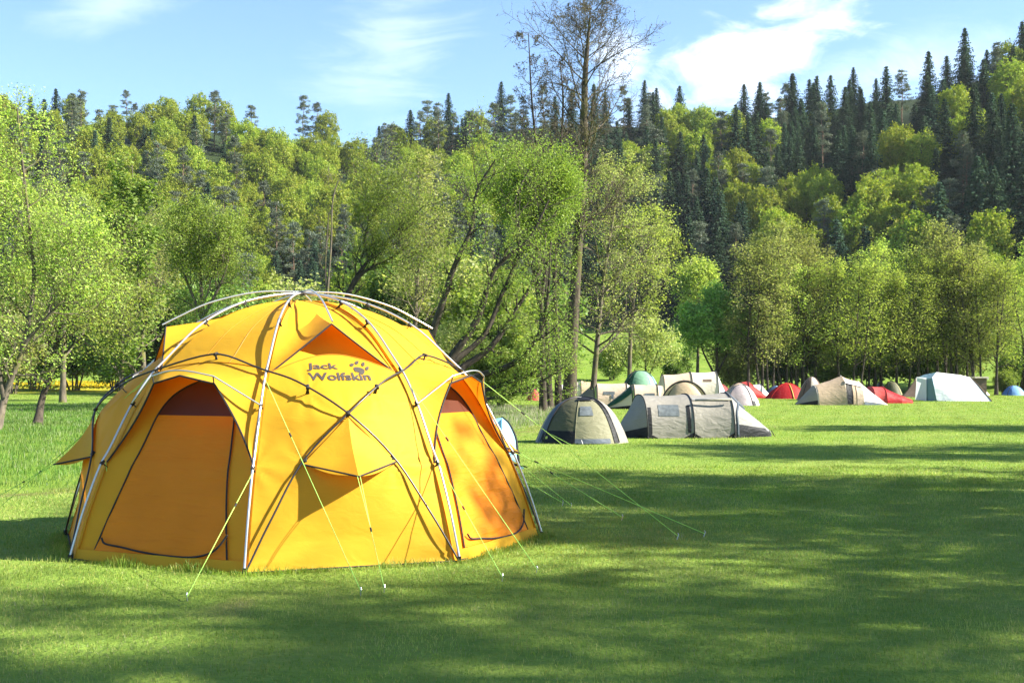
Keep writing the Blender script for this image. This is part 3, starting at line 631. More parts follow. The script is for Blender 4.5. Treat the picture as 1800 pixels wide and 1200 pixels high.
    row = [(1335, 88, 2, 1.00, 'alder clump with sparse brownish leaves, first tall one right of the round green tree'), (1415, 93, 2, 1.02, 'olive alder clump with dead grey twigs low down, behind the red dome tent'),
           (1392, 90, 0, 0.9, 'alder clump with two dark stems in the gap behind the red dome tent'), (1490, 90, 1, 0.97, 'dense yellow green alder behind the beige tent with open door'), (1540, 94, 3, 1.05, 'tall alder with clean straight stems behind the low red tent'),
           (1590, 92, 1, 0.90, 'dense green alder rising behind the grey pyramid tent'), (1640, 96, 0, 1.04, 'wide alder clump between the pyramid tent and the pale blue tent'), (1690, 94, 2, 1.06, 'highest domed alder clump behind the pale blue tent'),
           (1735, 92, 1, 0.96, 'alder clump with a leaning stem right of the pale blue tent'), (1800, 97, 3, 1.02, 'alder at the right edge behind the blue dome tent'), (1770, 104, 0, 0.95, 'alder standing back on the meadow behind the blue dome tent')]
    for k, (u, D, i, sc, lab) in enumerate(row):
        place_tree('alder_clump', A[i], on_ground(u, D), lab, 'tree', G, rng.uniform(-0.5, 0.5) + (PI if k % 2 else 0), sc * 0.94)
    D = 90.0; b = on_ground(1258, D)
    m = tree_meshes('round_green_tree', 71, [([(0, 0, 0), (0.1, 0, 2.5), (0.0, 0, 5.0), (0.1, 0, 7.0)], 0.16, 0.04), ([(0, 0, 1.4), (-1.0, 0, 3.5), (-1.3, 0, 5.6)], 0.09, 0.03), ([(0, 0, 1.4), (1.0, 0.2, 3.5), (1.2, 0, 5.4)], 0.09, 0.03)],
                    L_FRESH, BARK_DARK, n1=17, first=0.38, ang1=55, len1=1.75, crown=dome, n2=8, len2=0.5, n3=6, len3=0.5, leaf_k=12, leaf=0.17, spread=0.18)
    place_tree('round_green_tree', m, b, 'small tree with a fresh green rounded crown left of the alder row', 'tree')
    D = 100.0; b = on_ground(1225, D)
    m = tree_meshes('alder_tree', 72, [([(0, 0, 0), (0.1, 0, 3.5), (0.2, 0, 7.0), (0.1, 0, 9.4)], 0.16, 0.03)], L_ALDER, BARK_GREY, n1=28, first=0.4, ang1=55, len1=2.4, crown=dome, n2=8, len2=0.5, n3=6, len3=0.5, leaf_k=9, leaf=0.18, spread=0.2)
    place_tree('alder_tree', m, b, 'alder top showing above and left of the round green tree', 'tree')
    D = 84.0; b = on_ground(1130, D)
    m = tree_meshes('meadow_tree', 73, [([(0, 0, 0), (0.2, 0, 1.8), (0.1, 0, 3.4), (0.2, 0, 4.8)], 0.11, 0.02), ([(0.1, 0, 0.7), (-1.0, 0, 2.0), (-1.9, 0, 3.1)], 0.07, 0.02), ([(0, 0, 0.5), (0.7, 0, 2.2), (1.2, 0, 3.8)], 0.07, 0.02)],
                    L_OLIVE, BARK_DARK, n1=14, first=0.35, ang1=55, len1=1.6, crown=dome, n2=7, len2=0.5, n3=5, len3=0.5, leaf_k=6, leaf=0.15, spread=0.18)
    place_tree('meadow_tree', m, b, 'small spreading tree in front of the sunny meadow behind the green tent', 'tree')

    # --- shrubs: three models, set singly under and between the trees
    def shrub_model(seed, mat, H=2.6, k=15):
        r = np.random.default_rng(seed); T = []
        for j in range(9):
            a = r.uniform(0, 6.28); l = r.uniform(0.5, 1.3)
            T.append(([(0.15 * math.cos(a), 0.15 * math.sin(a), 0), (0.5 * l * math.cos(a), 0.5 * l * math.sin(a), H * .45), (l * math.cos(a), l * math.sin(a), H * r.uniform(.7, 1))], 0.03, 0.008))
        return tree_meshes('shrub', seed, T, mat, BARK_GREY, n1=9, first=0.12, ang1=55, len1=0.95, n2=5, len2=0.5, n3=4, len3=0.5, leaf_k=k, leaf=0.12, spread=0.13)
    Sh = [shrub_model(81, L_SHRUB), shrub_model(82, L_FRESH, 2.3), shrub_model(83, L_OLIVE, 2.8, 10), shrub_model(84, L_WILLOW, 2.6)]
    spots = [(20, 96, 2, 2.3, 'hazy olive shrub left of the yellow flower strip'), (130, 108, 0, 2.6, 'dark green bush above the yellow flower strip, middle of its row'), (205, 104, 1, 2.2, 'fresh green bush behind the slender maple stems'), (285, 98, 3, 2.4, 'yellow green bush just left of the tent top'),
             (60, 110, 1, 2.6, 'green bush above the left end of the yellow flowers'), (365, 95, 0, 2.6, 'dark bush below the round willow'), (430, 88, 1, 2.2, 'bright bush between the round willow and the dark spruces'), (478, 92, 0, 2.0, 'green bush left of the dead snag'),
             (530, 90, 2, 2.3, 'olive bush below the dead snag'), (640, 92, 3, 2.6, 'pale green bush under the forked willow'), (700, 88, 0, 2.8, 'dark bush under the pale willow'), (770, 86, 3, 2.7, 'light green willow bush behind the leaning limbs'),
             (830, 84, 2, 2.6, 'olive bush among the leaning dark limbs'), (890, 80, 3, 2.3, 'yellow green bush left of the slim trunks'), (930, 90, 0, 2.5, 'dark bush behind the slim trunks'), (800, 62, 2, 1.2, 'low twiggy bush in the long grass right of the yellow tent'),
             (880, 60, 3, 0.9, 'small bush in the long grass near the red tent'), (1075, 118, 1, 1.1, 'green hedge bush on the sunny meadow, left of the meadow tree'), (1190, 110, 0, 1.0, 'hedge bush right of the meadow tree'),
             (1290, 92, 2, 1.3, 'olive bush at the foot of the round green tree'), (1375, 97, 0, 1.9, 'shady bush between the alder stems behind the red dome tent'), (1460, 98, 1, 1.9, 'leafy green bush behind the beige tent top'), (1530, 99, 0, 2.0, 'shady bush behind the white and olive domes'),
             (1615, 99, 0, 1.8, 'shady bush behind the pyramid tent'), (1680, 101, 2, 1.7, 'brownish bush behind the pale blue tent'), (1785, 100, 1, 1.0, 'low round bush behind the blue dome tent'), (1765, 93, 3, 0.6, 'small grassy bush left of the blue dome tent')]
    for u, D, i, sc, lab in spots:
        place_tree('shrub', Sh[i], on_ground(u, D), lab, 'shrub', 'bushes under the trees', rng.uniform(0, 6.28), sc, 'foliage')

    # --- trees that stand to the right of the photographer; their shade lies over the lawn
    def shade_tree(seed, H, w, lk=13, mat=L_MAPLE, first=0.2):
        r = np.random.default_rng(seed)
        return tree_meshes('lawn_tree', seed, [(stem(r, H, (0, 0), 0.25), 0.28, 0.03)], mat, BARK_GREY, n1=30, first=first, ang1=58, len1=w, crown=dome, n2=8, len2=0.5, n3=6, len3=0.5, leaf_k=lk, leaf=0.2, spread=0.25)
    S1 = shade_tree(91, 15.0, 3.8); S2 = shade_tree(92, 18.0, 4.9, 18)
    for k, (x, y, m, sc, lab) in enumerate(SHADE):
        place_tree('lawn_tree', (S1, S2)[m], (x, y, tz(x, y) - 0.05), lab, 'tree', 'trees beside the lawn', k * 1.9, sc)
SHADE = [(20.5, 12.2, 0, 1.06, 'leafy tree beside the lawn outside the picture, level with the tent'), (21.0, 15.4, 0, 1.02, 'leafy tree beside the lawn outside the picture, just past the tent'),
         (22.0, 4.0, 1, 1.0, 'tall leafy tree beside the lawn outside the picture, ahead of the photographer'), (21.0, -1.0, 1, 1.0, 'tall leafy tree beside the photographer outside the picture'),
         (14.0, 8.0, 0, 0.50, 'young leafy tree beside the lawn outside the picture, nearest of its row'), (15.5, 9.9, 0, 0.54, 'young leafy tree beside the lawn outside the picture, second of its row'),
         (26.0, 24.0, 0, 1.0, 'leafy tree beside the lawn outside the picture, across from the dome tent'), (32.0, 34.5, 0, 1.0, 'leafy tree beside the lawn outside the picture, far along the field')]
build_near_trees()

# ------------------------------------------------------------ the big yellow dome tent
TC = np.array([-2.12, 12.653]); TA0 = R(223.38)      # centre and direction of the first corner; the corners are 45 degrees apart
PROF = [(2.43, 0), (2.30, .42), (2.15, .80), (2.05, .97), (1.85, 1.34), (1.67, 1.60), (1.48, 1.79), (1.19, 2.06), (.93, 2.22), (.65, 2.335), (.345, 2.405), (0, 2.445)]
_pz = np.array([p[1] for p in PROF]); _pr = np.array([p[0] for p in PROF])
_fine = spline([(r, z, 0) for r, z in PROF], 120)
def rz(z): return np.interp(z, _fine[:, 1], _fine[:, 0])
def kd(k): a = TA0 + k * PI / 4; return np.array([math.cos(a), math.sin(a), 0.0])
def cyl(k, r, z): return kd(k) * r + np.array([0, 0, z])
def mer(k, z, dr=0.0): return cyl(k, max(0.0, rz(z) + dr), z)
def meru(k, u, dr=0.0, dz=0.0):                       # u: 0 at the apex .. 1 at the ground
    i = (1 - u) * (len(_fine) - 1); j = min(int(i), len(_fine) - 2); f = i - j
    r, z = (_fine[j] * (1 - f) + _fine[j + 1] * f)[:2]
    return cyl(k, max(0, r + dr * min(1, r / 0.4)), z + dz)
def u_of_z(z): return float(np.interp(z, _fine[:, 1], 1 - np.linspace(0, 1, len(_fine))))
def facet(k, s, z, off=0.0):                          # point on the flat panel between corners k and k+1
    a, b = mer(k, z), mer(k + 1, z)
    return a + (b - a) * s + kd(k + .5) * off
def dart(k, t, rho, z):                               # t along the panel, rho out from the middle
    n = kd(k + .5); tau = np.array([-n[1], n[0], 0]); return n * rho + tau * t + np.array([0, 0, z])
FOLD = 1.68

def sheet(mb, A, B, n=14, sag=None, mi=0):
    """ruled cloth between two curves, sagging a little"""
    A = np.asarray(A, float); B = np.asarray(B, float); t = np.linspace(0, 1, n)[:, None, None]
    P = A[None] * (1 - t) + B[None] * t
    if sag is not None: P = P + np.sin(PI * t) * np.asarray(sag)
    mb.grid(P, mi); return P
def lerp(a, b, n): return np.asarray(a, float) + (np.asarray(b, float) - np.asarray(a, float)) * np.linspace(0, 1, n)[:, None]
def poly(pts, n):
    P = np.array([tuple(p) for p in pts]); d = np.concatenate([[0], np.cumsum(np.linalg.norm(np.diff(P, axis=0), axis=1))])
    t = np.linspace(0, d[-1], n); return np.stack([np.interp(t, d, P[:, j]) for j in range(3)], -1)

def bulge(s, z):
    b = np.interp(z, [0, .25, .6, .95, 1.25, 1.5, 1.8], [-0.05, -0.03, .06, .15, .20, .13, .02])
    return b * np.sin(PI * s) ** 1.25
def wall_top(s): return FOLD - 0.05 + 0.185 * math.sin(PI * s) ** 0.9
PULLS = [(.265, .86), (.735, .86), (.72, 1.49), (.28, 1.49), (.5, 1.25), (.02, .05), (.98, .05), (.01, .85), (.99, .85)]
def creases(s, z, w=1.55):
    """small folds running out from the points where the cloth is pulled"""
    o = 0.0
    for i, (cs, cz) in enumerate(PULLS):
        dx, dz = (s - cs) * w, z - cz; d = math.hypot(dx, dz); a = math.atan2(dz, dx)
        o += 0.010 * math.cos(7 * a + i) * min(1, d / 0.06) * math.exp(-d / 0.20)
    return o
BPTS = [(0, 2.43, 0), (.10, 2.265, .42), (.25, 2.075, .90), (.5, 1.985, 1.30), (.75, 1.78, 1.55), (1, 1.63, 1.67), (1.5, 1.40, 1.82)]
def arch_curve(k, n=70):
    """black pole: from corner k-1 across panel, over the door panel k..k+1, down to corner k+2"""
    pts = [(k - 1 + q, r, z) for q, r, z in BPTS] + [(k + 2 - q, r, z) for q, r, z in BPTS[-2::-1]]
    S = spline(pts, n); return np.array([cyl(a, r, z) for a, r, z in S])

def build_big_tent():
    T = empty('dome_tent', (TC[0], TC[1], 0), 'big yellow expedition dome tent with outside poles on the lawn', 'tent')
    rng = np.random.default_rng(3)
    door_w = (lambda s, z: -0.055)
    # roof panels over the doors, hoods, door walls
    for k in (0, 2, 4, 6):
        mb = MB()
        us = np.linspace(0.06, u_of_z(FOLD), 18); ss = np.linspace(0, 1, 15)
        P = np.zeros((18, 15, 3))
        for i, u in enumerate(us):
            a, b = meru(k, u, -0.05, -0.05 * (1 - i / 17)), meru(k + 1, u, -0.05, -0.05 * (1 - i / 17)); f = i / 17
            for j, s in enumerate(ss):
                P[i, j] = a + (b - a) * s + np.array([0, 0, 0.065 * math.sin(PI * s) * f ** 2 - 0.045 * math.sin(PI * s) * math.sin(PI * f)])
        mb.grid(P)
        mb.build('roof_panel', M_YEL, T, smooth=True)
        fold = P[-1]
        mb = MB(); mb.tube(fold[1:-1] + kd(k + .5) * 0.004, 0.005, 5); mb.build('seam', M_SEAM, T)
        for j in (5, 9): mb = MB(); mb.tube(P[:, j] + np.array([0, 0, 0.002]), 0.0035, 4); mb.build('seam', M_SEAM, T)
        mb = MB(); n1, n2 = 14, 15
        top = np.concatenate([np.array([mer(k, z, -0.05) for z in np.linspace(.85, FOLD, n1)])[:-1], fold, np.array([mer(k + 1, z, -0.05) for z in np.linspace(FOLD, .85, n1)])[1:]])
        pa, pb = mer(k, .85, -0.045), mer(k + 1, .85, -0.045)
        cl, cr, pk = dart(k, -.33, 1.85, 1.555), dart(k, .33, 1.85, 1.555), dart(k, 0, 1.90, 1.625)
        def leg(p, c):      # hollow curve from the pole up to the hood's corner
            q = lerp(p, c, n1); m = np.sin(PI * np.linspace(0, 1, n1))[:, None]; inward = -(kd(k + .5)) * 0.05
            return q + m * inward
        edge = np.concatenate([leg(pa, cl)[:-1], poly([cl, pk, cr], n2), leg(pb, cr)[::-1][1:]])
        sag = np.zeros((len(top), 3)); w = np.sin(PI * np.linspace(0, 1, len(top))); sag[:, 2] = -0.035 * (0.4 + 0.6 * w)
        sheet(mb, top, edge, 16, sag)
        hood = mb.build('door_hood', M_YEL, T, smooth=True)
        mb = MB(); mb.tube(edge, 0.009, 5); mb.build('hood_piping', M_WEB, hood)
        # door wall, set back under the hood
        mb = MB(); zs = np.linspace(0.0, FOLD - 0.01, 30); ss = np.linspace(0, 1, 22)
        P = np.array([[facet(k, s, z, -0.055 - 0.05 * math.sin(PI * s) * math.sin(PI * min(1, z / 1.6))) if 0.02 < s < .98 else facet(k, s, z, -0.05) for s in ss] for z in zs])
        P[0, :, 2] = 0.015; mb.grid(P); mb.build('door_wall', M_YEL, T, smooth=True)
        # door leaf: arch shaped cloth, netting window on top, zips
        half = [(.115, .10), (.145, .40), (.175, .72), (.195, 1.05), (.21, 1.27), (.255, 1.42), (.33, 1.51), (.42, 1.565), (.5, 1.58)]
        arch = half + [(1 - s, z) for s, z in half[-2::-1]]
        off = lambda s, z: -0.055 - 0.05 * math.sin(PI * s) * math.sin(PI * min(1, z / 1.6)) + 0.012
        mb = MB(); zz = np.linspace(.10, 1.27, 60); rows = []
        for z in zz:
            l = np.interp(z, [h[1] for h in half], [h[0] for h in half]); zb = z
            rows.append([facet(k, s, zb + (0.02 * math.sin(9 * s + 3 * k) * (1 - (z - .1) / 1.2)) * (z > .12), off(s, zb) + 0.012 * math.sin(PI * (s - l) / (1 - 2 * l)) * (1 + math.sin(7 * z + 2 * s)) + 0.007 * math.exp(-(z - .1) / .28) * (1 + math.sin(26 * (z + 0.55 * abs(s - .5)) + 3 * s)) + 0.004 * math.exp(-abs(s - .85) / .2) * (1 + math.sin(34 * z - 9 * s))) for s in np.linspace(l, 1 - l, 30)])
        mb.grid(np.array(rows)); leaf_ = mb.build('door_leaf', M_YEL_SHADE, T, smooth=True)
        mb = MB(); rows = []
        for z in np.linspace(1.27, 1.578, 10):
            l = np.interp(z, [h[1] for h in half], [h[0] for h in half])
            rows.append([facet(k, s, z, off(s, z) + 0.003) for s in np.linspace(l, 1 - l, 14)])
        mb.grid(np.array(rows)); mb.build('netting_window', M_NET, leaf_, smooth=True)
        mb = MB(); mb.tube([facet(k, s, z, off(s, z) + 0.006) for s, z in [tuple(v) for v in spline([(a, b, 0) for a, b in arch], 50)[:, :2]]], 0.008, 5); mb.build('zip', M_WEB, leaf_)
        low = [(.15, .21), (.18, .165), (.28, .145), (.42, .115), (.58, .10), (.72, .11), (.82, .17), (.885, .30)]
        mb = MB(); mb.tube([facet(k, s, z, off(s, z) + 0.036) for s, z in [tuple(v) for v in spline([(a, b, 0) for a, b in low], 40)[:, :2]]], 0.009, 5); mb.build('zip', M_WEB, leaf_)
        mb = MB(); P = np.array([[facet(k, s, z, -0.03 - 0.0 * z + 0.02 * math.sin(PI * s)) for s in np.linspace(0.02, .98, 16)] for z in (0.0, 0.05, .10)]); mb.grid(P); mb.build('sill', M_YEL, T, smooth=True)
    # panels with the high vent and the crossing black poles
    for k in (1, 3, 5, 7):
        mb = MB(); ss = np.linspace(0, 1, 57); tt = np.linspace(0, 1, 64)
        P = np.array([[facet(k, s, wall_top(s) * t, bulge(s, wall_top(s) * t) - 0.05 * (1 - math.sin(PI * s)) + creases(s, wall_top(s) * t)) for s in ss] for t in tt])
        P[0, :, 2] = 0.015; mb.grid(P); wall = mb.build('wall_panel', M_YEL, T, smooth=True)
        mb = MB(); mb.tube(P[-1, 1:-1], 0.006, 5); mb.build('seam', M_SEAM, wall)
        mb = MB(); rows = []
        for i, u in enumerate(np.linspace(0.06, 1, 12)):
            row = []
            for s in np.linspace(0, 1, 15):
                zt = wall_top(s); uu = u_of_z(zt) * u; a, b = meru(k, uu, -0.06, -0.06), meru(k + 1, uu, -0.06, -0.06); row.append(a + (b - a) * s)
            rows.append(row)
        mb.grid(np.array(rows)); mb.build('vent_panel', M_YEL, T, smooth=True)
        tip = cyl(k + .5, 1.335, 2.095); n = 16
        hd = None; mb = MB()
        for sgn, kk in ((0, k), (1, k + 1)):
            G = np.array([meru(kk, u, -0.045, -0.045) for u in np.linspace(0.07, u_of_z(FOLD), n)])
            E_ = lerp(cyl(k + .5, 0.10, 2.385), tip, n); E_ = E_ - np.sin(PI * np.linspace(0, 1, n))[:, None] * np.array([0, 0, 0.03])
            sag = np.zeros((n, 3)); sag[:, 2] = -0.05 * np.sin(PI * np.linspace(0.1, 0.97, n))
            Ps = sheet(mb, G, E_, 12, sag)
            if sgn == 0: left_edge = Ps[:, -1]
            else: right_edge = Ps[:, -1]
        hood = mb.build('vent_hood', M_YEL, T, smooth=True)
        mb = MB(); mb.tube(np.concatenate([left_edge, right_edge[::-1][1:]]), 0.008, 5); mb.build('hood_piping', M_WEB, hood)
        mb = MB(); mb.tube(spline([cyl(k + .5, 0.0, 2.47), cyl(k + .5, .45, 2.455), cyl(k + .5, .90, 2.345), cyl(k + .5, 1.20, 2.205), cyl(k + .5, 1.37, 2.115)], 20), 0.0085, 7); mb.build('ridge_pole', M_ALU, T)
        # small peaked window hood under the crossing
        ap = cyl(k + .5, 1.985, 1.275); tp = cyl(k + .5, 2.36, .785)
        L_, R_ = cyl(k + .25, 2.085, .875), cyl(k + .75, 2.085, .875); mb = MB()
        for q in (L_, R_):
            n = 12; G = lerp(ap, q, n); E_ = lerp(ap, tp, n); E_ = E_ - np.sin(PI * np.linspace(0, 1, n))[:, None] * (kd(k + .5) * 0.05)
            sheet(mb, G, E_, 10, np.linspace(0, 1, n)[:, None] * np.array([[0, 0, -0.03]]))
        wh = mb.build('window_hood', M_YEL, T, smooth=True)
        mb = MB(); mb.tube(np.concatenate([lerp(L_, tp, 8), lerp(tp, R_, 8)[1:]]), 0.008, 5); mb.build('hood_piping', M_WEB, wh)
    # poles
    for k in range(8):
        mb = MB(); mb.tubes(np.array([meru(k, u, 0.0, 0.012) for u in np.linspace(0.0, 1, 50)])[None], np.full((1, 50), 0.0105), 8); mb.build('corner_pole', M_ALU, T, smooth=True)
    for k in (0, 2, 4, 6):
        A = arch_curve(k); mb = MB(); mb.tubes(A[None], np.full((1, len(A)), 0.009), 7); mb.build('arch_pole', M_BLK, T, smooth=True)
        a, b = mer(k, 1.37, 0.01), mer(k + 1, 1.37, 0.01)
        hp = np.concatenate([lerp(a, dart(k, -.335, 1.87, 1.62), 10)[:-1], spline([dart(k, -.335, 1.87, 1.62), dart(k, -.1, 1.925, 1.665), dart(k, .1, 1.925, 1.665), dart(k, .335, 1.87, 1.62)], 14), lerp(dart(k, .335, 1.87, 1.62), b, 10)[1:]])
        mb = MB(); mb.tubes(hp[None], np.full((1, len(hp)), 0.0075), 6); mb.build('hoop_pole', M_ALU, T, smooth=True)
        for t in (-.33, .33): mb = MB(); mb.tube([dart(k, t, 1.87, 1.622), dart(k, t * .99, 1.853, 1.56)], 0.006, 5); mb.build('hood_strap', M_WEB, T)
    mb = MB()
    mb.tubes(np.array([[cyl(0, 0, 2.43), cyl(0, 0, 2.475)]]), np.full((1, 2), 0.035), 10, cap=True); mb.build('hub', M_BLK, T)
    # clips between poles and cloth: strap round the pole and a small triangle on the cloth
    def clip(p, q):
        p, q = np.array(p, float), np.array(q, float); d = q - p; l = np.linalg.norm(d); d = d / (l + 1e-9)
        side = np.cross(d, [0, 0, 1.0]); side = side / (np.linalg.norm(side) + 1e-9); o = np.cross(d, side)
        mb = MB(); mb.tubes(np.array([[p - o * 0.022, p + o * 0.022]]), np.full((1, 2), 0.0165), 7, cap=True)
        b0, b1 = p, q + d * 0.03
        V = [b0 + side * .006, b0 - side * .006, b1 - side * .022, b1 + side * .022]; V = V + [v + o * .006 for v in V]
        mb.add(V, [(0, 1, 2, 3), (7, 6, 5, 4), (0, 4, 5, 1), (1, 5, 6, 2), (2, 6, 7, 3), (3, 7, 4, 0)]); mb.build('clip', M_WEB, T)
    for k in range(8):
        for z in (.85, 1.37, FOLD, 2.13, 2.33):
            clip(mer(k, z, 0.0), mer(k, z, -0.055) - np.array([0, 0, 0.05]))
        mb = MB(); mb.box(tuple(mer(k, 0.03, 0.0)), (0.03, 0.03, 0.05)); mb.build('pole_foot', M_WEB, T)
    for k in (0, 2, 4, 6):
        A = arch_curve(k, 141)
        clip(A[70], A[70] - kd(k + .5) * 0.02 - np.array([0, 0, .075]))
    for k in (1, 3, 5, 7):
        for q, r, z in ((.265, 2.06, .905), (.735, 2.06, .905), (.72, 1.80, 1.525), (.28, 1.80, 1.525), (.5, 1.985, 1.30)):
            clip(cyl(k + q, r, z), cyl(k + q, r - 0.05, z - 0.055))
    # printing on the front panel: letters laid on the cloth
    fk = 1
    def lay(me, fx, fz):
        for v in me.vertices:
            s, z = fx(v.co.x), fz(v.co.y); p = facet(fk, s, z, bulge(s, z) - 0.05 * (1 - math.sin(PI * s)) + creases(s, z) + 0.008); v.co = p
    def text_mesh(body, bold):
        cu = bpy.data.curves.new('text', 'FONT'); cu.body = body; cu.size = 1.0; cu.offset = bold; cu.resolution_u = 4
        o = bpy.data.objects.new('text', cu); COL.objects.link(o); dg = bpy.context.evaluated_depsgraph_get()
        me = bpy.data.meshes.new_from_object(o.evaluated_get(dg)); bpy.data.objects.remove(o); bpy.data.curves.remove(cu); return me
    def place_text(body, s0, s1, z0, z1):
        me = text_mesh(body, 0.026); xs = [v.co.x for v in me.vertices]; ys = [v.co.y for v in me.vertices]; x0, x1, y0, y1 = min(xs), max(xs), min(ys), max(ys)
        me.materials.clear(); me.materials.append(M_PRINT)
        # split long faces so that they follow the cloth
        import bmesh
        bm = bmesh.new(); bm.from_mesh(me); bmesh.ops.triangulate(bm, faces=bm.faces[:]); bm.to_mesh(me); bm.free()
        lay(me, lambda x: s0 + (s1 - s0) * (x - x0) / (x1 - x0), lambda y: z0 + (z1 - z0) * (y - y0) / (y1 - y0))
        link('lettering', me, wall_front)
    wall_front = [o for o in T.children if o.name.startswith('wall_panel')][0]
    place_text('Jack', .285, .515, 1.668, 1.738); place_text('Wolfskin', .285, .735, 1.583, 1.653)
    mb = MB()
    def ell(s, z, rs, rz_, tilt=0.0, bump=None):
        V = []; n = 18
        for i in range(n):
            a = 2 * PI * i / n; x, y = rs * math.cos(a), rz_ * math.sin(a)
            if bump: y *= 1 - bump * (math.sin(a) < 0) * abs(math.cos(a)) ** 2; x *= 1
            xx, yy = x * math.cos(tilt) - y * math.sin(tilt), x * math.sin(tilt) + y * math.cos(tilt)
            ss, zz = s + xx / 1.24, z + yy; V.append(facet(fk, ss, zz, bulge(ss, zz) - 0.05 * (1 - math.sin(PI * ss)) + creases(ss, zz) + 0.008))
        mb.add(V, [list(range(n))])
    V = [(-.044, .006), (-.040, .020), (-.022, .026), (.004, .024), (.028, .016), (.040, .004), (.036, -.010), (.022, -.026), (.008, -.030), (-.004, -.018), (-.020, -.012), (-.038, -.010)]
    V = [(.672 + 1.2 * x / 1.24, 1.672 + 1.2 * y) for x, y in spline([(p[0], p[1], 0) for p in V + V[:1]], 40)[:-1, :2]]
    mb.add([facet(fk, a, b, bulge(a, b) - 0.05 * (1 - math.sin(PI * a)) + creases(a, b) + 0.008) for a, b in V], [list(range(len(V)))[::-1]])
    for s, z, t in ((.628, 1.722, .35), (.676, 1.742, .55), (.722, 1.728, .7), (.738, 1.690, .6)):
        ell(s, z, .023, .0135, t)
        c, sn = math.cos(t), math.sin(t)
        V = [(.022, .005), (.022, -.005), (.037, 0.001)]
        V = [(s + (x * c - y * sn) / 1.24, z + x * sn + y * c) for x, y in V]; mb.add([facet(fk, a, b, bulge(a, b) - 0.05 * (1 - math.sin(PI * a)) + creases(a, b) + 0.008) for a, b in V], [(0, 1, 2)])
    mb.build('paw_print', M_PRINT, wall_front)
    # guy lines
    cz = np.array([TC[0], TC[1], 0.0])
    def guy(a, g, frac, double=False, peg=True):
        """line from a (tent coordinates) to a ground point g (world), with its runner"""
        a = np.array(a, float); g = np.array(tuple(g), float) - cz; g[2] = 0.03
        mb = MB(); m = a + (g - a) * frac
        if double:
            sd = np.cross(g - a, [0, 0, 1.0]); sd = sd / np.linalg.norm(sd) * 0.012
            mb.tube([a + sd, m], 0.0028, 5); mb.tube([a - sd, m], 0.0028, 5); mb.tube([m, g], 0.003, 5)
        else: mb.tube([a, g], 0.0034, 5)
        o = mb.build('guy_line', M_LINE, T)
        d = (g - a) / np.linalg.norm(g - a); mb = MB(); mb.tube([m - d * 0.025, m + d * 0.022], 0.008, 6); mb.build('runner', M_WEB, o)
        mb = MB(); h = np.array([d[0], d[1], 0]); h = h / np.linalg.norm(h); mb.tube([g - h * 0.01 + np.array([0, 0, 0.035]), g + np.array([0, 0, 0.02]), g + h * -0.05 + np.array([0, 0, -0.12])], 0.005, 5); mb.build('tent_peg', M_ALU, o)
    guy(mer(1, 1.60, .01), gp(635, 1047), .30); guy(cyl(1.5, 2.36, .785), gp(676, 1042), .50, True)
    guy(mer(1, .80, .01), gp(328, 1057), .28); guy(mer(2, 1.55, .01), gp(945, 1008), .32); guy(mer(2, .85, .01), gp(884, 1022), .42)
    lf = at(-40, 925, 13.2); lf.z = 0
    guy(mer(0, 1.60, .01), lf, .60, True); guy(cyl(-.5, 2.36, .785), at(-60, 945, 14.3), .3)
    guy(dart(2, .33, 1.87, 1.56), gp(1193, 948), .20); guy(mer(3, .85, .01), gp(1240, 943), .12); guy(cyl(3.5, 2.36, .785), gp(1095, 914), .3)
    guy(mer(4, 1.3, .01), gp(1005, 893), .4); guy(mer(4, .85, .01), gp(990, 888), .4)
    # spare cord hanging at the left corner, rolled up at its end
    mb = MB(); p = mer(0, .85, -0.03); q = p + np.array([.06, -.06, -.30]); mb.tube([p, p + np.array([.03, -.02, -.16]), q], 0.0042, 5)
    th = np.linspace(0, 6 * 2 * PI, 110); mb.tube(np.stack([q[0] + .030 * np.cos(th) * (1 + .25 * np.sin(5 * th)), q[1] + .012 * np.sin(2.3 * th), q[2] - .05 + .045 * np.sin(th) * (1 + .2 * np.cos(3 * th))], -1), 0.0042, 4)
    mb.build('rolled_cord', M_LINE, T)
    mb = MB(); mb.tube([facet(k, s, 0.012, -0.03) for k in range(8) for s in np.linspace(0, .96, 12)] + [facet(0, 0, 0.012, -.03)], 0.007, 5); mb.build('groundsheet_hem', M_WEB, T)
build_big_tent()

# ------------------------------------------------------------ the other tents of the camp
def cloth(name, c, t=0.25, wr=0.6, sc=3.5): return fabric_mat(name, c, t, None, wr, 0.55, sc, 0.05, 0.15)
C_GREY = cloth('grey_cloth', (0.27, 0.255, 0.22), 0.2); C_GREYL = cloth('light_grey_cloth', (0.25, 0.25, 0.235), 0.2)
C_OLIVE = cloth('olive_cloth', (0.095, 0.095, 0.055), 0.2); C_OLIVEL = cloth('pale_olive_cloth', (0.21, 0.205, 0.125), 0.2); C_BEIGE = cloth('beige_cloth', (0.58, 0.46, 0.35), 0.25)
C_SAND = cloth('sand_cloth', (0.48, 0.37, 0.25), 0.25); C_CREAM = cloth('cream_cloth', (0.66, 0.58, 0.48), 0.25); C_WHITE = cloth('white_cloth', (0.78, 0.77, 0.74), 0.25)
C_RED = cloth('red_cloth', (0.52, 0.035, 0.030), 0.3); C_REDD = cloth('deep_red_cloth', (0.34, 0.016, 0.018), 0.25); C_ROSE = cloth('rose_cloth', (0.55, 0.09, 0.08), 0.3)
C_GREEN = cloth('green_cloth', (0.20, 0.38, 0.25), 0.25); C_DGREEN = cloth('dark_green_cloth', (0.02, 0.085, 0.055), 0.15)
C_BLUE = cloth('blue_cloth', (0.10, 0.22, 0.55), 0.25); C_DBLUE = cloth('dark_blue_cloth', (0.05, 0.10, 0.20), 0.2); C_SKY = cloth('sky_blue_cloth', (0.28, 0.52, 0.66), 0.3)
